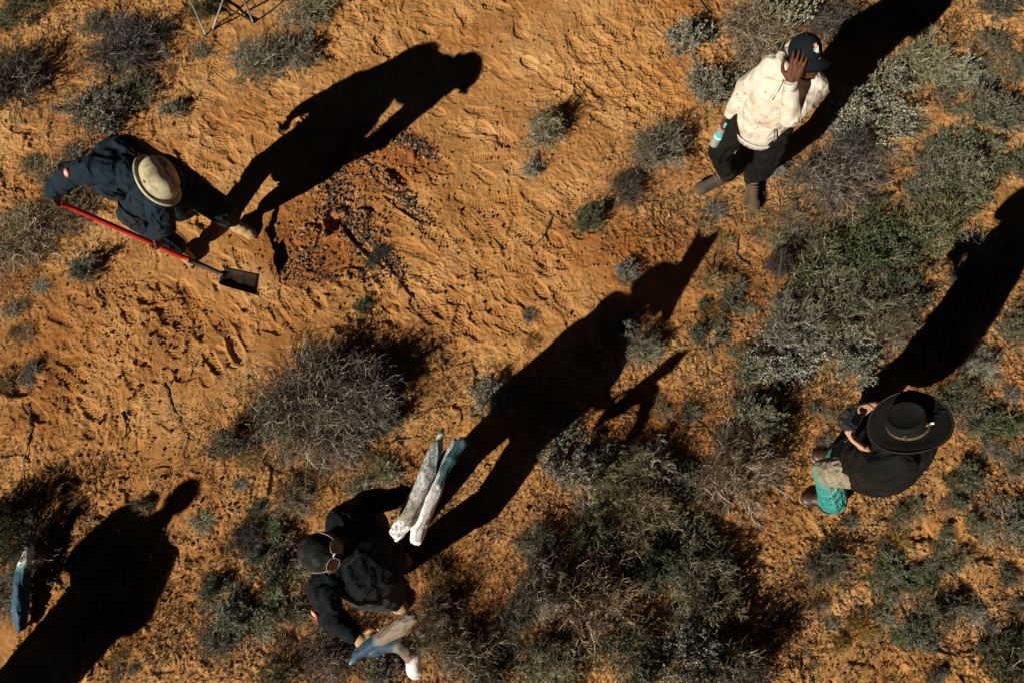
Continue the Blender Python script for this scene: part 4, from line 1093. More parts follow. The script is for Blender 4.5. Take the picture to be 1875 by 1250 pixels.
    EM = [('emblem', MAT['white'], [[(-.004, -.012), (-.004, .000), (-.014, .010)], [(0, -.012), (-.001, .004), (-.005, .018)], [(.003, -.012), (.004, .004), (.005, .019)], [(.006, -.012), (.008, .0), (.014, .012)], [(-.004, -.010), (-.012, -.004), (-.018, -.001)]]),
          ('emblem_flame', MAT['orangethread'], [[(.0, .004), (.002, .016), (.0, .028)], [(.004, .006), (.008, .018), (.009, .027)], [(-.003, .006), (-.006, .018), (-.010, .026)]]),
          ('emblem_blue', MAT['bluethread'], [[(-.007, -.010), (-.010, -.002), (-.019, .006)], [(-.004, -.015), (.002, -.017), (.007, -.014)]])]
    for nm, mt, strokes in EM:
        for q in strokes:
            pipe(nm, [onc(x*1.25, y*1.15) for x, y in q], .0026, mt, 6, capo)
    # water bottle in the lowered hand: a thing of its own
    w = k['wrR']; d = V3((-.27, -.20, -1)).normalized()
    top = w+d*.075+V3((.004, -.012, 0)); 
    bt = empty('water_bottle', tuple(top+d*.19)); tag(bt, 'clear plastic water bottle with turquoise label in the hoodie man\'s lowered hand', 'bottle')
    a, b_, u = disc_frame(-d)
    L = lambda nm, prof, mt, par: link(nm, lathe(nm, prof, top, a, d, 1, 1, 28, mt), par)
    L('bottle_body', [(.001, .200), (.028, .200), (.031, .194), (.031, .165), (.029, .160), (.031, .155), (.031, .140), (.029, .135), (.031, .13), (.031, .075), (.0305, .058), (.022, .03), (.013, .014), (.0128, .0)], MAT['pet'], bt)
    L('bottle_label', [(.0322, .128), (.0322, .078)], MAT['turq'], bt)
    L('bottle_label_band', [(.0326, .118), (.0326, .106)], MAT['white'], bt)
    L('bottle_cap', [(.001, -.012), (.0145, -.012), (.0152, .0), (.0152, .006), (.012, .007)], MAT['turq'], bt)

MAT['navycap'] = wmat('navy_cap_cloth', (.005, .009, .014))
MAT['orangethread'] = simple('orange_thread', [(.3, (.7, .25, .08)), (.7, (.8, .35, .12))], 30); MAT['bluethread'] = simple('blue_thread', [(.3, (.25, .5, .7)), (.7, (.35, .6, .8))], 30)
MAT['turq'] = simple('turquoise_label', [(.35, (.03, .42, .38)), (.65, (.06, .55, .48))], 40, 3, .35)
def pet():
    m, nt, b = new_mat('clear_plastic')
    b.inputs['Base Color'].default_value = (.82, .9, .9, 1); b.inputs['Roughness'].default_value = .08; b.inputs['Transmission Weight'].default_value = .75; b.inputs['IOR'].default_value = 1.3
    return m
MAT['pet'] = pet()
build_hoodie_man()

# ------------------------------------------------------------------ 2. digger with shovel
def patch(parent, c, n, upv, r, round_=True, w=None, h=None):
    a, b, u = disc_frame(n, upv)
    if round_:
        link('patch_ring', lathe('patch_ring', [(.0005, .0008), (r, .0012), (r, -.006)], c, a, u, 1, 1, 28, MAT['redpatch']), parent)
        p = link('patch_centre', lathe('patch_centre', [(.0005, .0028), (r*.66, .003), (r*.66, 0)], c, a, u, 1, 1, 24, MAT['creampatch']), parent)
        for i in (-1, 0, 1):
            pipe('patch_stitch', [c+b*i*r*.28-a*r*.36+u*.004, c+b*i*r*.30+a*r*.36+u*.004], .0013, MAT['felt'], 5, p)
    else:
        def slab(nm, x0, x1, y0, y1, z, mt):
            V = [c+b*x+a*y+u*zz for zz in (z-.004, z) for (x, y) in ((x0, y0), (x1, y0), (x1, y1), (x0, y1))]
            F = [[4, 5, 6, 7], [0, 1, 5, 4], [1, 2, 6, 5], [2, 3, 7, 6], [3, 0, 4, 7]]
            link(nm, np_mesh(nm, np.array([v[:] for v in V]), np.array(F), mt), parent)
        slab('patch_ring', -w, w, -h, h, .001, MAT['redpatch']); slab('patch_centre', -w*.8, w*.45, -h*.75, h*.75, .003, MAT['creampatch'])

def build_digger():
    f = V3((.45, -.89, 0)).normalized(); l = V3((.89, .45, 0)).normalized(); up = V3((0, 0, 1))
    hd = at(284, 336, 1.36)
    tocam = (V3((0, 0, CAM_H))-hd).normalized()
    side = V3((.5, .86, 0)); side = (side-tocam*side.dot(tocam)).normalized()
    hatu = (tocam*math.cos(rad(44))+side*math.sin(rad(44))).normalized()
    hf = V3((.25, -.62, -.72))
    k = skeleton(f=f, pelvis=V3((-2.86, 2.48, .90)), chest=at(222, 305, 1.24), neck=at(246, 322, 1.36), head=hd, hf=hf, hu=V3((.3, -.5, .8)),
        shR=at(180, 308, 1.37), shL=at(288, 352, 1.25), wrR=at(94, 354, 1.02), wrL=at(283, 428, .80), epR=V3((-.8, .6, -.1)), epL=V3((.6, -.6, 0)),
        hipR=V3((-2.93, 2.44, .88)), hipL=V3((-2.77, 2.50, .88)), anR=at(330, 458, .10), anL=at(428, 408, .10), toeR=at(350, 480, .03), toeL=at(462, 428, .03),
        knR=at(243, 390, .56), kpL=V3((.9, -.5, 0)),
        hdR=V3((.02, -.25, -.6)), hnR=V3((.9, .1, -.2)), hcR=1.3, hsR=-1, htR=1.2, hdL=V3((0.02, -.5, -.6)), hnL=V3((-.9, -.2, -.2)), hcL=1.3, hsL=1, htL=1.2)
    root, body = person('person in navy workwear and a pale felt hat, bending over a red-handled shovel', k, MAT['skin_dark'])
    pel, che, nk = k['pelvis'], k['chest'], k['neck']
    P = [cap(pel-V3((0, 0, .02)), .175, (pel+che)/2+up*.05, .19, f, .9), cap((pel+che)/2+up*.05, .19, che+up*.02, .18, f, .9), cap(che, .17, nk-f*.02-up*.02, .12, f, .85), ell(at(200, 330, .98), V3((.13, 0, 0)), V3((0, .12, 0)), V3((0, 0, .2))), ell(at(278, 375, .92), V3((.12, 0, 0)), V3((0, .12, 0)), V3((0, 0, .16))), ell(at(228, 292, 1.26), V3((.185, 0, 0)), V3((0, .15, 0)), V3((0, 0, .17))), cap(at(250, 300, 1.05), .15, at(300, 330, .95), .13),  # side and belly ellipsoids are bulk added to close gaps in the cast shadow
         cap(pel-up*.34, .16, pel, .17, f, .95)]  # hem bulk added under the torso to fill the shadow between the legs
    for s in 'LR':
        sh, el, wr = k['sh'+s], k['el'+s], k['wr'+s]
        P += [cap(che*.5+sh*.5, .12, sh, .092), cap(nk*.5+sh*.5, .085, sh, .090), cap(sh, .092, el, .080), cap(el, .080, el*.3+wr*.7, .064), cap(el*.3+wr*.7, .064, wr-(wr-el).normalized()*.02, .052)]
    for i in range(7):
        a0 = 2*math.pi*i/7; a1 = 2*math.pi*(i+1)/7
        q = lambda a: nk+(hd-nk)*.12+f*math.cos(a)*.062+l*math.sin(a)*.075+up*.02*math.cos(a+3)
        P.append(cap(q(a0), .022, q(a1), .022))
    j = link('jacket', fuse('jacket', P, .0065, MAT['navy'], 2, .0085, 13, 14, tuple(che-pel)), root)
    T = [cap(pel-up*.06, .145, pel-up*.1, .14, f, .9)]
    for s in 'LR':
        hp, kn, an = k['hip'+s], k['kn'+s], k['an'+s]
        T += [cap(hp, .135, kn, .105), cap(kn, .105, an+up*.08, .080), frame_ell(an+up*.07, f, l, up, .078, .074, .04)]
    link('trousers', fuse('trousers', T, .0075, MAT['navy'], 2, .009, 13, 18, (0, 0, 1)), root)
    for s in 'LR': shoe(root, k['an'+s], k['toe'+s], MAT['suede'], MAT['sole'], 'shoe', .085, .050)
    el, sh = k['elR'], k['shR']
    c = sh*.42+el*.58; n = (at(146, 327, 1.3)+(V3((0, 0, CAM_H))-at(146, 327, 1.3)).normalized()*0-c)
    n = (V3((0, 0, CAM_H))-c).normalized()*.8+V3((-.3, -.2, .4)); ax = (el-sh).normalized(); n = (n-ax*n.dot(ax)).normalized()
    patch(j, c+n*.094, n, ax, .027)
    # dreadlocks
    rg = random.Random(4); strands = []
    for i in range(26):
        a = rg.uniform(0, 6.28)
        st = hd-V3(hf).normalized()*.05+l*math.cos(a)*.07+f*math.sin(a)*.06
        if i < 9:   # over the back
            e = at(236+rg.uniform(-12, 14), 268+rg.uniform(-6, 20), 1.36)
            mid = (st+e)/2+up*.05
            pts = [st, mid, e]
        elif i < 20:  # hanging down in front
            e = at(288+rg.uniform(-16, 14), 392+rg.uniform(-14, 12), 1.04+rg.uniform(-.02, .08))
            mid = (st+e)/2+V3((.0, -.03, 0)); pts = [st, mid, e]
        else:
            e = st+V3((rg.uniform(-.05, .05), rg.uniform(-.05, .05), -.16)); pts = [st, (st+e)/2+V3((rg.uniform(-.03, .03), 0, 0)), e]
        q = [pts[0]*(1-t)**2+pts[1]*2*t*(1-t)+pts[2]*t*t for t in np.linspace(0, 1, 9)]
        strands.append([(p+V3((rg.uniform(-.004, .004),)*3))[:] for p in q])
    V, F = tubes(np.array(strands), np.tile(np.linspace(.0075, .0045, 9), (26, 1)), 6)
    link('dreadlocks', np_mesh('dreadlocks', V, F, MAT['hair'], True), root)
    # pale felt hat: oval crown with a crease and a narrow rolled brim
    hc = hd+hatu*.035
    a, b, u = disc_frame(hatu, V3((.75, -.62, 0)))
    prof = [(.094, -.010), (.131, -.018), (.137, -.011), (.136, -.002), (.129, .002), (.119, .000), (.113, .003), (.109, .018), (.105, .050), (.095, .082), (.078, .101), (.052, .112), (.025, .115), (.001, .115)]
    def fn(th, r, z):
        if z > .06:
            v = r*math.sin(th); z = z-.010*math.exp(-(v/.014)**2)+.004*math.sin(3*th+1)
        elif r > .118: z = z+.010*math.sin(2*th+.6)
        else: r = r*(1+.012*math.sin(5*th))
        return r, z
    h = link('hat', lathe('hat', prof, hc, a, hatu, 1.30, .94, 72, felt_mat(), fn), root)
    pipe('crown_seam', [hc+a*(x*1.0)+hatu*(.110-abs(x/.115)**3*.06) for x in np.linspace(-.095, .095, 11)], .0022, MAT['sole'], 6, h)
    # shovel
    hand = k['wrL']+V3(k['hdL']).normalized()*.06
    e1 = at(112, 372, 1.0); b0 = at(352, 478, .34)
    sv = empty('shovel', tuple(at(440, 512, .12))); tag(sv, 'long shovel with a red handle and square black blade held by the digger', 'shovel')
    pipe('handle', [e1*(1-t)+b0*t for t in np.linspace(0, 1, 12)], .0185, MAT['metalred'], 14, sv)
    d = (b0-e1).normalized()
    b1 = at(402, 500, .255)
    pipe('socket', [b0-d*.03, b0+d*.02, b0*.5+b1*.5, b1, b1+(b1-b0).normalized()*.03], [.021, .021, .018, .016, .013], MAT['blackmetal'], 12, sv)
    # blade: a shallow dished plate with side flanges
    cA, cB, cC, cD = at(407, 488, .262), at(400, 521, .235), at(470, 541, .10), at(475, 502, .125)
    V, F = [], []; nu, nv = 11, 9
    nrm = (cD-cA).cross(cB-cA).normalized(); nrm = -nrm if nrm.z < 0 else nrm
    for side_ in (0, 1):
        for i in range(nu):
            for q in range(nv):
                s_, t_ = i/(nu-1), q/(nv-1)
                p = (cA*(1-s_)+cD*s_)*(1-t_)+(cB*(1-s_)+cC*s_)*t_
                edge = (2*t_-1)
                tip = 1-.06*(abs(edge)**4)*(s_**6)
                p = p+nrm*(.016*edge**4-.010*(1-edge**2)-.003*side_+.012*(1-s_)**6)
                V.append(p[:])
        o0 = side_*nu*nv
        for i in range(nu-1):
            for q in range(nv-1):
                A = o0+i*nv+q; F.append([A, A+nv, A+nv+1, A+1] if side_ else [A, A+1, A+nv+1, A+nv])
    R_ = [i*nv for i in range(nu)]+[(nu-1)*nv+q for q in range(1, nv)]+[i*nv+nv-1 for i in range(nu-2, -1, -1)]+[q for q in range(nv-2, 0, -1)]
    for i in range(len(R_)):
        A, B = R_[i], R_[(i+1) % len(R_)]; F.append([A, B, B+nu*nv, A+nu*nv])
    link('blade', np_mesh('blade', np.array(V), np.array(F), MAT['blackmetal'], True), sv)
def felt_mat():
    return simple('stained_felt', [(.34, (.20, .165, .09)), (.45, (.42, .37, .23)), (.60, (.58, .52, .36))], 9, 6, .95, .4, 160, .1, bdist=.002)
build_digger()

# ------------------------------------------------------------------ 3. driftwood carrier
def build_carrier():
    f = V3((.93, -.35, 0)).normalized(); l = V3((.35, .93, 0)).normalized(); up = V3((0, 0, 1))
    hd = at(588, 1008, 1.58)
    hf = V3((.88, -.08, -.50)); hu = V3((.12, -.1, 1))
    k = skeleton(f=f, pelvis=V3((-1.20, -.02, .93)), chest=V3((-1.15, .02, 1.20)), neck=V3((-1.20, .05, 1.38)), head=hd, hf=hf, hu=hu,
        shL=at(628, 950, 1.32), shR=at(592, 1074, 1.33), elL=at(670, 922, 1.14), wrL=at(745, 906, 1.27), elR=at(604, 1126, 1.20), wrR=at(652, 1164, 1.19),
        hipL=at(672, 968, .88), knL=at(680, 975, .5), hipR=V3((-1.21, -.12, .9)), anL=at(703, 1008, .10), anR=V3((-1.36, -.20, .10)), toeL=at(749, 1031, .03), toeR=V3((-1.155, -.315, .03)),
        kpL=V3((1, -.2, 0)), kpR=V3((1, -.3, 0)),
        hdL=V3((.85, .25, -.1)), hnL=V3((.1, -.3, -.9)), hcL=1.2, hsL=1, htL=.9, hdR=V3((.75, -.32, -.12)), hnR=V3((-.1, .2, .95)), hcR=1.0, hsR=-1, htR=1.1)
    root, body = person('person in a black navy jacket carrying painted driftwood in both hands', k, MAT['skin_dark'])
    eyes(hd, hf, hu, body)
    pel, che, nk = k['pelvis'], k['chest'], k['neck']
    belly = (pel+che)/2+f*.05
    P = [cap(at(665, 958, .78), .13, at(650, 955, 1.10), .13), cap(pel-up*.05, .195, belly, .215, f, .92), cap(belly, .215, che, .20, f, .88), cap(che, .17, nk-up*.09, .10, f, .85)]
    for s in 'LR':
        sh, el, wr = k['sh'+s], k['el'+s], k['wr'+s]; e = .80 if s == 'R' else .93
        P += [cap(nk*.5+sh*.5-up*.03, .09, sh, .082), cap(sh, .082, el, .066), cap(el, .067, el*(1-e)+wr*e, .052)]
    for i in range(8):
        a0 = 2*math.pi*i/8; a1 = 2*math.pi*(i+1)/8
        q = lambda a: nk+f*math.cos(a)*.07+l*math.sin(a)*.078+up*(.02-.02*math.cos(a))
        P.append(cap(q(a0), .022, q(a1), .022))
    j = link('jacket', fuse('jacket', P, .0065, MAT['navy2'], 2, .008, 13, 24, (0, 0, 1)), root)
    T = [cap(pel-up*.04, .15, pel-up*.1, .145, f, .85)]
    for s in 'LR':
        hp, kn, an = k['hip'+s], k['kn'+s], k['an'+s]
        T += [cap(hp, .130, kn, .105), cap(kn, .105, an+up*.08, .085), frame_ell(an+up*.06+f*.02, f, l, up, .08, .075, .035)]
    link('trousers', fuse('trousers', T, .0075, MAT['graytrouser'], 2, .009, 13, 28, (0, 0, 1)), root)
    for s in 'LR': shoe(root, k['an'+s], k['toe'+s], MAT['suede'], MAT['sole'], 'boot', .10, .054, MAT['lace'])
    # leather work gloves over the hands
    for s in 'LR':
        w = k['wr'+s]+V3(k['hd'+s]).normalized()*.004
        G = hand_prims(w, k['hd'+s], k['hn'+s], k['hs'+s], k['hc'+s], s=1.14, thumb=k['ht'+s])
        link('glove', fuse('glove', G, .0045, MAT['glove'], 1, .0012, 40, 7), root)
    el, sh = k['elR'], k['shR']; c = sh*.35+el*.65
    ax = (el-sh).normalized(); n = V3((-.75, -.4, .75)); n = (n-ax*n.dot(ax)).normalized()
    patch(j, c+n*.078, n, ax, .02, False, .026, .015)
    capo, base, cf, cl, cu = ball_cap(root, hd, hf, hu, MAT['camocap'], 'cap', .07)
    # hair at the nape
    link('hair', fuse('hair', [frame_ell(hd-V3(hf).normalized()*.02-up*.01, hf, cl, cu, .098, .080, .085)], .006, MAT['hair'], 1), root)
    # sunglasses pushed up on the cap: a thing of its own
    def onc(x, y, o=.006):
        X, Y = x*.078, .055-(y-.55)*.12
        return base+cl*X+cf*Y+cu*((.106)*math.sqrt(max(1-(Y/.112)**2-(X/.100)**2, .02))+o)
    g0 = onc(0, .85)
    sg = empty('sunglasses', tuple(g0)); tag(sg, 'white framed sunglasses pushed up on the cap of the driftwood carrier', 'sunglasses')
    for s in (1, -1):
        loop = [onc(s*x, y, .012) for x, y in [(.12, .72), (.22, .82), (.55, .88), (.86, .82), (.92, .62), (.80, .40), (.50, .33), (.24, .40), (.14, .55)]]
        pipe('lens_frame', loop, .0026, MAT['frame'], 6, sg, True)
        cen = sum(loop, V3((0, 0, 0)))/len(loop)
        V = [cen[:]]+[p[:] for p in loop]
        F = [[0, i+1, (i+1) % len(loop)+1] for i in range(len(loop))]
        link('lens', np_mesh('lens', np.array(V), np.array(F), MAT['blackgloss'], True), sg)
        pipe('temple', [onc(s*x, y, .012) for x, y in [(.92, .76), (1.08, .95), (1.16, 1.2), (1.18, 1.45)]], [.0030, .0028, .0025, .0022], MAT['frame'], 6, sg)
    pipe('bridge', [onc(x, y, .012) for x, y in [(-.13, .66), (0, .70), (.13, .66)]], .0038, MAT['white'], 6, sg)
    return k
MAT['frame'] = simple('pale_frame', [(.3, (.17, .165, .155)), (.7, (.26, .25, .23))], 20, 3, .35)
MAT['camocap'] = simple('camouflage_cap', [(.42, (.004, .005, .004)), (.52, (.010, .012, .009)), (.62, (.028, .028, .022))], 26, 3, .85, .2, 600, .2)
CARRIER = build_carrier()

# ------------------------------------------------------------------ painted driftwood
def wood_mat(name, stops, axis_from, axis_to, patches=None):
    """paint bands along the branch from attribute 't' with flaking edges"""
    m, nt, b = new_mat(name); L = nt.links
    a = N(nt, 'ShaderNodeAttribute', attribute_name='along')
    tc = N(nt, 'ShaderNodeTexCoord')
    n1 = N(nt, 'ShaderNodeTexNoise', i_Scale=22.0, i_Detail=7, i_Roughness=.7); L.new(tc.outputs['Object'], n1.inputs['Vector'])
    ma = N(nt, 'ShaderNodeMath', operation='MULTIPLY_ADD'); ma.inputs[1].default_value = .16; L.new(n1.outputs['Fac'], ma.inputs[0]); 
    ad = N(nt, 'ShaderNodeMath', operation='SUBTRACT'); ad.inputs[1].default_value = .08; L.new(a.outputs['Fac'], ad.inputs[0]); L.new(ad.outputs[0], ma.inputs[2])
    r = ramp(nt, stops, ma.outputs[0]); r.color_ramp.interpolation = 'LINEAR'
    n2 = N(nt, 'ShaderNodeTexNoise', i_Scale=38.0, i_Detail=6, i_Roughness=.75); L.new(tc.outputs['Object'], n2.inputs['Vector'])
    fl = ramp(nt, [(.50, (0, 0, 0)), (.54, (1, 1, 1))], n2.outputs['Fac'])
    mx = N(nt, 'ShaderNodeMix', data_type='RGBA'); L.new(r.outputs[0], mx.inputs[6]); mx.inputs[7].default_value = (.085, .072, .055, 1)
    mf = N(nt, 'ShaderNodeMath', operation='MULTIPLY'); mf.inputs[1].default_value = patches if patches is not None else .6; L.new(fl.outputs[0], mf.inputs[0]); L.new(mf.outputs[0], mx.inputs[0])
    L.new(mx.outputs[2], b.inputs['Base Color']); b.inputs['Roughness'].default_value = .7
    bp = N(nt, 'ShaderNodeBump', i_Strength=.6, i_Distance=.004); L.new(n2.outputs['Fac'], bp.inputs['Height']); L.new(bp.outputs[0], b.inputs['Normal'])
    return m
def driftwood(name, label, pts, rs, mat, flat=None, seed=0, parts=()):
    """a knotted branch through pts (several polylines make a fork)"""
    P = []
    lines = pts if isinstance(pts[0], list) else [pts]; rads = rs if isinstance(rs[0], list) else [rs]
    for ln, rr in zip(lines, rads):
        for i in range(len(ln)-1): P.append(cap(ln[i], rr[i], ln[i+1], rr[i+1], flat, .75 if flat is not None else 1))
    rg_ = random.Random(seed*5+1)
    for ln, rr in zip(lines, rads):
        for i in range(len(ln)-1):
            for _ in range(4):
                t_ = rg_.random(); p_ = ln[i]*(1-t_)+ln[i+1]*t_; r_0 = rr[i]*(1-t_)+rr[i+1]*t_
                o_ = V3((rg_.gauss(0, 1), rg_.gauss(0, 1), rg_.gauss(0, 1))).normalized()
                dd_ = (ln[i+1]-ln[i]).normalized(); q_ = p_+o_*r_0*.55
                P.append(cap(q_-dd_*r_0*rg_.uniform(.3, 1.4), r_0*rg_.uniform(.35, .6), q_+dd_*r_0*rg_.uniform(.3, 1.4), r_0*rg_.uniform(.3, .5)))
        e_ = ln[0]; d0 = (ln[0]-ln[1]).normalized()
        for _ in range(4):
            o_ = V3((rg_.gauss(0, 1), rg_.gauss(0, 1), rg_.gauss(0, 1)))*rr[0]*.35
            P.append(cap(e_+o_, rr[0]*.45, e_+o_+d0*rr[0]*rg_.uniform(.5, 1.1), rr[0]*.2))
    main = lines[0]; a = np.array(main[0][:]); b = np.array(main[-1][:]); ab = b-a
    me = fuse(name, P, .0050, mat, 1, .007, 34, seed, tuple(ab))
    n = len(me.vertices); co = np.empty(n*3, dtype=np.float32); me.vertices.foreach_get('co', co); co = co.reshape(-1, 3)
    t = ((co-a) @ ab)/(ab @ ab)
    at_ = me.attributes.new('along', 'FLOAT', 'POINT'); at_.data.foreach_set('value', np.clip(t, 0, 1).astype(np.float32))
    o = link(name, me); 
    return tag(o, label, 'driftwood', 'painted pieces of driftwood')
WHITE = (.80, .78, .75); TEAL = (.006, .050, .065); BLUE = (.002, .036, .080); GREY = (.20, .19, .165); SILV = (.46, .46, .44); TAUPE = (.20, .145, .10); GREEN = (.07, .17, .13)
M1 = wood_mat('driftwood_silver', [(0, WHITE), (.07, WHITE), (.11, (.28, .24, .18)), (.30, (.34, .30, .24)), (.38, SILV), (.62, (.40, .42, .41)), (.84, (.22, .28, .27)), (.93, WHITE), (.96, TEAL), (1, TEAL)], 0, 1, .75)
M2 = wood_mat('driftwood_white', [(0, WHITE), (.45, WHITE), (.55, (.5, .5, .5)), (.62, SILV), (1, (.33, .36, .36))], 0, 1, .35)
M3 = wood_mat('driftwood_teal', [(0, SILV), (.06, TEAL), (.9, TEAL), (.97, (.02, .05, .06)), (1, (.02, .03, .04))], 0, 1, .2)
M4 = wood_mat('driftwood_blue_taupe', [(0, (.10, .30, .30)), (.05, (.01, .09, .11)), (.10, BLUE), (.42, BLUE), (.47, (.05, .17, .16)), (.52, TAUPE), (1, TAUPE)], 0, 1, .22)
M5 = wood_mat('driftwood_bent', [(0, BLUE), (.18, BLUE), (.24, (.16, .15, .12)), (.66, TAUPE), (.72, WHITE), (1, WHITE)], 0, 1, .3)
BLUE2 = (.003, .060, .125)
M6 = wood_mat('driftwood_corner', [(0, BLUE2), (.58, BLUE2), (.66, (.10, .3, .3)), (.72, WHITE), (.86, WHITE), (.9, (.07, .14, .09)), (1, (.05, .10, .06))], 0, 1, .25)
driftwood('driftwood', 'silver painted branch with teal tip in the driftwood carrier\'s upper hand',
          [at(729, 968, 1.35), at(745, 950, 1.37), at(768, 900, 1.41), at(785, 860, 1.43), at(800, 820, 1.44), at(811, 785, 1.44)], [.040, .048, .044, .042, .034, .010], M1, None, 3)
driftwood('driftwood', 'white painted branch held beside the silver one, with a pale upper end',
          [at(764, 984, 1.32), at(772, 945, 1.34), at(793, 895, 1.38), at(808, 855, 1.40), at(832, 810, 1.42)], [.034, .046, .044, .033, .020], M2, None, 5)
driftwood('driftwood', 'thin dark teal branch lying along the white painted one',
          [at(803, 892, 1.41), at(815, 860, 1.425), at(833, 828, 1.435), at(847, 808, 1.44)], [.013, .025, .026, .025], M3, None, 7)
driftwood('driftwood', 'blue tipped taupe branch in the carrier\'s lower hand, pointing up to the right',
          [at(644, 1212, 1.14), at(662, 1192, 1.18), at(688, 1176, 1.23), at(712, 1160, 1.28), at(742, 1140, 1.35), at(752, 1132, 1.37)], [.014, .031, .038, .042, .046, .038], M4, None, 11)
driftwood('driftwood', 'bent taupe branch with a white painted end in the carrier\'s lower hand',
          [at(675, 1196, 1.18), at(700, 1182, 1.24), at(730, 1178, 1.26), at(752, 1196, 1.17), at(760, 1228, 1.05)], [.020, .034, .040, .040, .036], M5, None, 13)
driftwood('driftwood', 'log painted blue and white lying at the left edge beside the corner shadow',
          [at(38, 1146, .05), at(36, 1112, .07), at(39, 1077, .09), at(44, 1037, .12), at(54, 1002, .14), at(57, 982, .15)], [.034, .052, .052, .044, .030, .018], M6, None, 17)

# ------------------------------------------------------------------ 4. photographer in the wide-brimmed hat
def build_photographer():
    f = V3((-.92, .25, 0)).normalized(); l = V3((-.25, -.92, 0)).normalized(); up = V3((0, 0, 1))
    hc = at(1664, 777, 1.56)
    tocam = (V3((0, 0, CAM_H))-hc).normalized()
    side = V3((-.22, .97, 0)); side = (side-tocam*side.dot(tocam)).normalized()
    hatu = (tocam*math.cos(rad(33))+side*math.sin(rad(33))).normalized()
    hd = hc-hatu*.05
    hf = V3((-.85, .05, -.5)); hf = (hf-hatu*hf.dot(hatu)).normalized()
    k = skeleton(f=f, pelvis=V3((1.68, .56, .90)), chest=V3((1.67, .61, 1.18)), neck=V3((1.61, .64, 1.36)), head=hd, hf=hf, hu=hatu,
        shL=at(1650, 840, 1.30), shR=at(1672, 745, 1.30), elL=at(1580, 860, 1.08), wrL=at(1584, 822, 1.17), elR=at(1625, 758, 1.10), wrR=at(1606, 742, 1.20),
        hipL=V3((1.66, .50, .88)), hipR=V3((1.72, .64, .88)), anL=at(1524, 914, .10), anR=at(1540, 838, .10), toeL=at(1470, 912, .03), toeR=at(1490, 832, .03),
        knL=V3((1.50, .545, .50)), knR=V3((1.67, .68, .50)),
        hdL=V3((-.55, .45, .05)), hnL=V3((.1, .75, .3)), hcL=.55, hsL=1, htL=.6, hdR=V3((-.9, -.12, .03)), hnR=V3((.05, -.8, .2)), hcR=.6, hsR=-1, htR=.6)
    root, body = person('photographer in black with tie-dyed teal jeans and a wide-brimmed black hat', k, MAT['skin_tan'])
    pel, che, nk = k['pelvis'], k['chest'], k['neck']
    P = [cap(pel-up*.17-f*.0, .195, pel, .20, f, .92), cap(pel-up*.04, .20, (pel+che)/2, .195, f, .88), cap(k['hipL']-l*.0-up*.1+f*.02, .13, k['hipL']+f*.02, .13), cap((pel+che)/2, .195, che, .185, f, .85), cap(che, .175, nk-up*.06, .10, f, .85)]
    for s in 'LR':
        sh, el, wr = k['sh'+s], k['el'+s], k['wr'+s]
        P += [cap(nk*.5+sh*.5-up*.04, .095, sh-up*.01, .085), cap(sh, .085, el, .072), cap(el, .072, el*.25+wr*.75, .052)]
    link('jacket', fuse('jacket', P, .0065, MAT['black'], 2, .009, 11, 34, (0, 0, 1)), root)
    T = [cap(pel-up*.04, .15, pel-up*.1, .15, f, .85)]
    for s in 'LR':
        hp, kn, an = k['hip'+s], k['kn'+s], k['an'+s]
        T += [cap(hp, .112, kn, .088), cap(kn, .088, an+up*.03, .086), cap(an+up*.03, .086, an-up*.01, .09)]
    jn = link('jeans', fuse('jeans', T, .0065, jeans_mat(), 2, .006, 16, 38, (0, 0, 1)), root)
    # outer seam and frayed hem
    kn, an = k['knL'], k['anL']
    d = (an-kn).normalized(); n = V3((0, 0, CAM_H))-(kn+an)/2; n = (n-d*n.dot(d)).normalized()
    pipe('outer_seam', [kn+n*.090+d*t for t in np.linspace(.02, .40, 8)], .0028, MAT['seam'], 5, jn)
    rg = random.Random(3); fr = []
    for s in 'LR':
        an = k['an'+s]
        for i in range(46):
            a = 6.283*i/46; p = an+V3((math.cos(a)*.088, math.sin(a)*.088, -.062))
            q = p+V3((math.cos(a)*.010+rg.uniform(-.006, .006), math.sin(a)*.010+rg.uniform(-.006, .006), -.022)); fr.append([p[:], ((p+q)/2+V3((rg.uniform(-.004, .004),)*3))[:], q[:]])
    V, F = tubes(np.array(fr), np.full((len(fr), 3), .0018), 4)
    link('frayed_hem', np_mesh('frayed_hem', V, F, MAT['seam'], False), jn)
    for s in 'LR': shoe(root, k['an'+s], k['toe'+s], MAT['oxblood'], MAT['sole'], 'shoe', .115, .052)
    # hat
    a, b, u = disc_frame(hatu, hf)
    prof = [(.085, -.004), (.150, -.006), (.200, .000), (.2035, .004), (.200, .008), (.150, .001), (.112, .002), (.104, .006), (.101, .03), (.098, .055), (.094, .074), (.090, .080), (.084, .079), (.070, .073), (.040, .071), (.001, .071)]
    def fn(th, r, z):
        if r > .11: z = z+.020*(r/.2)**2*abs(math.sin(th))**2-.012*(r/.2)**2*math.cos(th)**2
        if z > .06: r = r*(1-.05*max(math.cos(th), 0)**3)
        return r, z
    h = link('hat', lathe('hat', prof, hc, a, hatu, 1.04*.87, .98*.87, 80, MAT['blackfelt'], fn), root)
    edge = []
    for i in range(80):
        th = 2*math.pi*i/80; r, z = fn(th, .196, .006)
        edge.append(hc+a*(r*1.04*.87*math.cos(th))+hatu.cross(a)*(r*.98*.87*math.sin(th))+hatu*(z+.001))
    pipe('brim_binding', edge, .0022, MAT['binding'], 5, h, True)
    ln = hatu.cross(a)
    link('hat_band', lathe('hat_band', [(.103, .006), (.1065, .008), (.1065, .018), (.1045, .022), (.101, .022)], hc, a, hatu, 1.04*.87, .98*.87, 72, MAT['band'], lambda t, r, z: (r*(1+.008*math.sin(40*t)), z)), h)
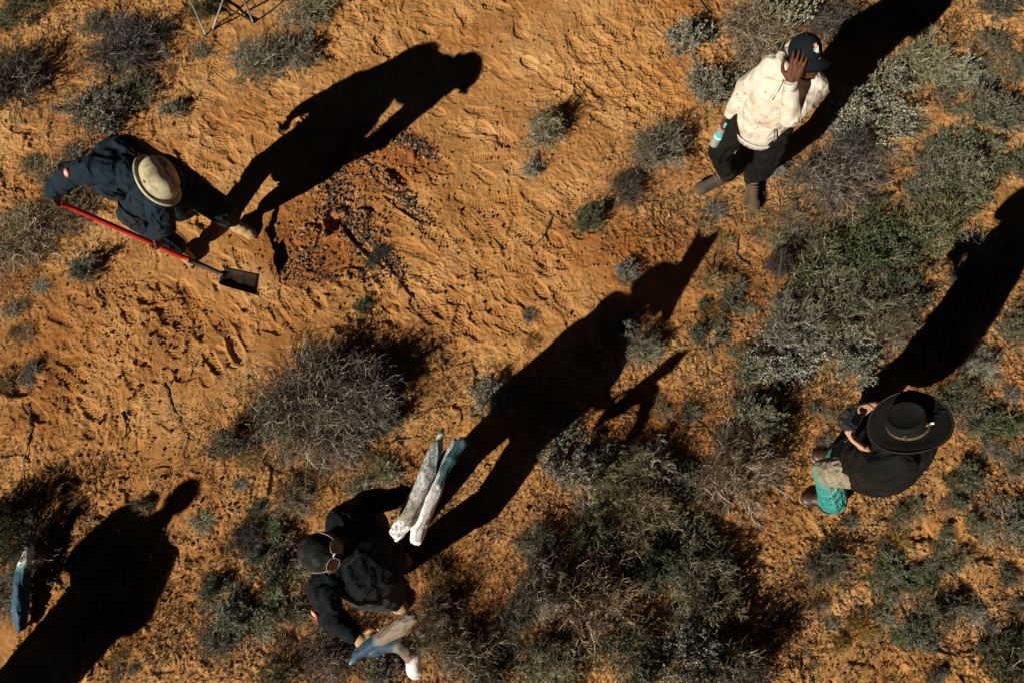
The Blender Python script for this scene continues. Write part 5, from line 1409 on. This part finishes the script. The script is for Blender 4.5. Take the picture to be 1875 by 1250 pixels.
    # feather with white beads tucked in the band on the lower side
    def onb(px, py, up_=.012):
        p = at(px, py, hc.z); q = p-hc; q = q-hatu*q.dot(hatu); return hc+q+hatu*up_
    fa, fb = onb(1657, 801), onb(1697, 790)
    fa = hc+(fa-hc).normalized()*.100+hatu*.016; fb = hc+(fb-hc).normalized()*.112+hatu*.022
    pipe('feather', [fa, (fa+fb)/2+hatu*.008, fb], [.002, .007, .004], MAT['feather'], 6, h)
    for t in (0, .25, .5):
        v, fc = frame_ell(fb+(fb-fa).normalized()*(-.012+.02*t)+ln*.006*(t-.2), a, ln, hatu, .006, .006, .006)
        link('bead', np_mesh('bead', v, fc, MAT['white'], True), h)
    pipe('hat_cord', [hc+a*x+ln*y+hatu*.012 for x, y in [(-.10, -.06), (-.15, -.05), (-.17, -.08), (-.13, -.11)]], .0018, MAT['camblack'], 5, h)
    # camera held in both hands: a thing of its own
    c = at(1560, 766, 1.22)
    ux = (at(1578, 738, 1.26)-at(1550, 795, 1.26)).normalized()      # long side of the body
    nz = V3((.42, .12, .9)); nz = (nz-ux*nz.dot(ux)).normalized()     # back of the camera looks up at its owner
    uy = nz.cross(ux)                                                   # towards the left (the top plate)
    cm = empty('camera', tuple(c)); tag(cm, 'black camera held out in the photographer\'s two hands', 'camera')
    def rbox(nm, c0, sx, sy, sz, mt, par, r=.006):
        bm = bmesh.new(); bmesh.ops.create_cube(bm, size=1)
        for v in bm.verts: v.co = V3((v.co.x*sx, v.co.y*sy, v.co.z*sz))
        bmesh.ops.bevel(bm, geom=bm.edges[:], offset=r, segments=3, affect='EDGES', profile=.6)
        for v in bm.verts: v.co = c0+ux*v.co.x+uy*v.co.y+nz*v.co.z
        bmesh.ops.recalc_face_normals(bm, faces=bm.faces[:])
        me = bpy.data.meshes.new(nm); bm.to_mesh(me); bm.free(); me.materials.append(mt)
        return link(nm, me, par)
    bd = rbox('camera_body', c, .118, .072, .045, MAT['camblack'], cm, .008)
    rbox('screen', c+nz*.023-uy*.008+ux*.004, .070, .048, .006, MAT['blackgloss'], bd, .002)
    rbox('screen_bezel', c+nz*.0215-uy*.008+ux*.004, .080, .056, .006, MAT['camgrey'], bd, .002)
    rbox('viewfinder', c+uy*.046+nz*.004, .036, .026, .040, MAT['camgrey'], bd, .006)
    rbox('grip', c-ux*.052-nz*.012, .026, .078, .060, MAT['camblack'], bd, .010)
    rbox('top_plate', c+uy*.041-nz*.002, .122, .006, .036, MAT['camgrey'], bd, .002)
    for x in (-.045, .045):
        link('dial', lathe('dial', [(.001, .010), (.009, .010), (.010, .008), (.010, 0)], c+uy*.044+ux*x, ux, uy, 1, 1, 20, MAT['camgrey']), bd)
    link('lens', lathe('lens', [(.033, 0), (.034, .02), (.032, .025), (.034, .03), (.034, .058), (.031, .062), (.027, .060), (.024, .052), (.001, .050)], c-nz*.022-uy*.006, ux, -nz, 1, 1, 32, MAT['camblack']), bd)
    pipe('neck_strap', [c+ux*.064+uy*.03, c+ux*.075+uy*.01+V3((.05, 0, .03)), V3((1.53, .75, 1.30)), V3((1.58, .72, 1.40))], .004, MAT['camblack'], 6, cm)
def jeans_mat():
    m, nt, b = new_mat('tie_dyed_denim'); L = nt.links
    g = N(nt, 'ShaderNodeTexCoord'); sx = N(nt, 'ShaderNodeSeparateXYZ'); L.new(g.outputs['Object'], sx.inputs[0])
    n1 = N(nt, 'ShaderNodeTexNoise', i_Scale=11.0, i_Detail=6, i_Roughness=.65); L.new(g.outputs['Object'], n1.inputs['Vector'])
    ma = N(nt, 'ShaderNodeMath', operation='MULTIPLY_ADD'); ma.inputs[1].default_value = .22; L.new(n1.outputs['Fac'], ma.inputs[0]); L.new(sx.outputs['Z'], ma.inputs[2])
    r = ramp(nt, [(.10, (.05, .16, .13)), (.24, (.025, .31, .28)), (.52, (.045, .33, .29)), (.60, (.16, .30, .22)), (.68, (.32, .28, .20)), (.85, (.34, .27, .19))], ma.outputs[0])
    n2 = N(nt, 'ShaderNodeTexNoise', i_Scale=30.0, i_Detail=6, i_Roughness=.7); L.new(g.outputs['Object'], n2.inputs['Vector'])
    rr = ramp(nt, [(.35, (.50, .50, .50)), (.65, (1.0, 1.0, 1.0))], n2.outputs['Fac'])
    mx = N(nt, 'ShaderNodeMix', data_type='RGBA', blend_type='MULTIPLY'); mx.inputs[0].default_value = 1; L.new(r.outputs[0], mx.inputs[6]); L.new(rr.outputs[0], mx.inputs[7])
    L.new(mx.outputs[2], b.inputs['Base Color']); b.inputs['Roughness'].default_value = .9
    n3 = N(nt, 'ShaderNodeTexNoise', i_Scale=700.0); L.new(g.outputs['Object'], n3.inputs['Vector'])
    bp = N(nt, 'ShaderNodeBump', i_Strength=.3, i_Distance=.0008); L.new(n3.outputs['Fac'], bp.inputs['Height']); add_folds(nt, g, bp, .7); L.new(bp.outputs[0], b.inputs['Normal'])
    return m
MAT['seam'] = wmat('pale_thread', (.25, .36, .28)); MAT['blackfelt'] = wmat('black_felt', (.007, .007, .0065), .2, .85, 500); MAT['binding'] = wmat('hat_binding', (.05, .045, .038), .2)
MAT['band'] = simple('woven_band', [(.4, (.05, .032, .018)), (.6, (.14, .085, .045))], 60, 4, .85); MAT['feather'] = simple('striped_feather', [(.42, (.06, .03, .015)), (.58, (.42, .26, .14))], 90, 2, .8)
build_photographer()

# ------------------------------------------------------------------ 5. person just outside the lower left corner, whose shadow crosses the sand
def build_outsider():
    hs = at(325, 918, 0); zz = 1.64; L_ = zz/math.tan(rad(SUN_EL))
    hd = V3((hs.x-math.cos(rad(SUN_AZ))*L_, hs.y-math.sin(rad(SUN_AZ))*L_, zz))
    f = V3((math.cos(rad(SUN_AZ)), math.sin(rad(SUN_AZ)), 0)); l = V3((-f.y, f.x, 0)); up = V3((0, 0, 1))
    g = V3((hd.x, hd.y, 0))
    k = skeleton(f=f, pelvis=g-l*.17+up*.93, chest=g-l*.07+up*1.27, neck=g+up*1.47, head=hd, hf=f, hu=up,
        shL=g+l*.20+up*1.40, shR=g-l*.22+up*1.40, wrL=g+l*.02+f*.22+up*1.05, wrR=g-l*.22+f*.22+up*1.05, epL=l-f*.4, epR=-l-f*.4,
        hipL=g-l*.10+up*.9, hipR=g-l*.28+up*.9, anL=g-l*.18+up*.1, anR=g-l*.46+up*.1, toeL=g-l*.16+f*.2+up*.03, toeR=g-l*.48+f*.2+up*.03, kpL=f, kpR=f,
        hdL=f*.6-l*.4, hnL=-l, hdR=f*.6+l*.4, hnR=l)
    root, body = person('person in a dark padded coat whose long shadow fills the lower left corner', k, MAT['skin_tan'])
    pel, che, nk = k['pelvis'], k['chest'], k['neck']
    P = [cap(pel-up*.38-l*.06, .26, (pel+che)/2-l*.02, .27, f, .8), cap((pel+che)/2-l*.02, .27, che, .24, f, .8), cap(che+up*.02, .235, nk-up*.06, .14, f, .7), cap(nk-up*.04, .095, nk+up*.03, .09)]
    for s in 'LR':
        sh, el, wr = k['sh'+s], k['el'+s], k['wr'+s]
        P += [cap(nk*.5+sh*.5-up*.04, .11, sh, .10), cap(sh, .10, el, .085), cap(el, .085, wr, .055)]
    link('coat', fuse('coat', P, .009, MAT['navy2'], 2, .009, 11, 44, (0, 0, 1)), root)
    T = [cap(pel-up*.04, .15, pel-up*.1, .15, f, .85)]
    for s in 'LR':
        hp, kn, an = k['hip'+s], k['kn'+s], k['an'+s]
        T += [cap(hp, .12, kn, .10), cap(kn, .10, an+up*.03, .085)]
    link('trousers', fuse('trousers', T, .009, MAT['blacktrouser'], 2, .006, 16, 48, (0, 0, 1)), root)
    for s in 'LR': shoe(root, k['an'+s], k['toe'+s], MAT['brownboot'], MAT['darksole'], 'boot', .1, .052)
    ball_cap(root, hd, f, up, MAT['navycap'], 'cap', .07)
build_outsider()

# ------------------------------------------------------------------ metal stand at the top edge
def build_stand():
    st = empty('folding_stand', tuple(at(376, 64, 0))); tag(st, 'thin stand of bare metal tubes at the top edge, left of centre', 'stand')
    def tube(nm, a, b, r, mt=MAT['greymetal']): pipe(nm, [a, a*.5+b*.5, b], r, mt, 10, st)
    A = at(378, 66, -.01); B = at(389, 56, -.01); Cc = at(464, 42, -.01)
    A2 = at(328, -45, .60); B2 = at(424, -45, .60); C2 = at(428, -45, .55)
    tube('leg', A, A2, .0085); tube('leg', B, B2, .0085); tube('leg', Cc, C2, .0085)
    D = at(388, 4, .03); tube('crossbar', Cc+V3((0, 0, .02)), at(330, -30, .06), .009, MAT['blackmetal'])
    tube('top_rail', A2, B2, .009); tube('top_rail', B2, C2, .009)
    for p in (A, B, Cc):
        v, f_ = ell(p+V3((0, 0, .012)), V3((.014, 0, 0)), V3((0, .014, 0)), V3((0, 0, .012))); link('foot', np_mesh('foot', v, f_, MAT['darksole'], True), st)
build_stand()
ds = pipe('dead_stick', [at(1424, 560, .02), at(1424, 520, .14), at(1430, 480, .26), at(1433, 455, .33)], [.008, .007, .006, .003], PM['twigdark'], 7)
a_ = ds.data.attributes.new('tint', 'FLOAT', 'POINT'); a_.data.foreach_set('value', np.full(len(ds.data.vertices), .5, dtype=np.float32))
tag(ds, 'bare dark stick poking up from the narrow bush left of the thicket', 'stick')

dusty(MAT['blackfelt'], .04, 1.2, 2.2)
# ------------------------------------------------------------------ sticks lying about
STICKS = [
 ([(52, 742), (62, 790), (50, 840), (40, 880)], .007, 'long crooked stick on the sand near the left edge'),
 ([(360, 660), (346, 690), (338, 712)], .005, 'thin stick left of the largest brushwood, in the boot prints'),
 ([(228, 756), (236, 790), (226, 806)], .008, 'short dark stick upright among scuffs, lower left sand'),
 ([(205, 828), (190, 858), (184, 880)], .005, 'thin stick pointing down in the lower left sand'),
 ([(300, 700), (316, 745), (330, 770)], .005, 'forked-looking dry stick on trodden sand left of centre'),
 ([(1012, 395), (1000, 430), (975, 455)], .006, 'dark curved twig on the open sand right of the dug ground'),
 ([(985, 545), (968, 575), (964, 600)], .004, 'thin twig on the sand above the long shadow'),
 ([(1352, 430), (1348, 465), (1362, 480), (1378, 492)], .007, 'snaking dark root below the hoodie man\'s boots'),
 ([(1308, 470), (1302, 500), (1308, 520)], .006, 'curved dark root beside the tip of the long shadow'),
 ([(690, 300), (668, 322), (640, 330)], .005, 'pale broken twig lying on the dug ground'),
 ([(735, 497), (731, 520), (728, 540)], .007, 'dark stub of wood below the dug ground'),
 ([(840, 505), (870, 500), (905, 492)], .005, 'thin root crossing the sand right of the dug ground'),
 ([(1280, 0), (1290, 18), (1300, 28)], .008, 'dark stick at the top edge above the lone silver bush'),
 ([(345, 95), (350, 115), (372, 80)], .005, 'bent twig on the sand under the metal stand'),
 ([(1640, 985), (1668, 1000), (1690, 996)], .005, 'curved twig in the sand below the black hat'),
 ([(1240, 768), (1262, 766), (1285, 768)], .008, 'short dark log end right of the driftwood shadows'),
 ([(715, 808), (740, 802), (770, 800)], .006, 'dark twig on sand above the carrier\'s upper driftwood'),
 ([(150, 960), (172, 952), (198, 950)], .005, 'pale curved twig at the upper edge of the corner shadow'),
]
rg_s = random.Random(9)
for pts_, r_0, lb in STICKS:
    P_ = [at(x, y, 0) for x, y in pts_]
    q_ = []
    for a_, b_ in zip(P_, P_[1:]):
        for t_ in (0, .33, .66): q_.append(a_*(1-t_)+b_*t_+V3((rg_s.gauss(0, .006), rg_s.gauss(0, .006), 0)))
    q_.append(P_[-1])
    for v_ in q_: v_.z = gz(v_.x, v_.y)+r_0*.8+abs(rg_s.gauss(0, .004))
    st_ = pipe('fallen_stick', q_, list(np.linspace(r_0, r_0*.45, len(q_))), PM['twigdark'] if 'dark' in lb or 'root' in lb else PM['bark'], 6)
    a_ = st_.data.attributes.new('tint', 'FLOAT', 'POINT'); a_.data.foreach_set('value', np.full(len(st_.data.vertices), .62, dtype=np.float32))
    tag(st_, lb, 'stick', 'fallen sticks')
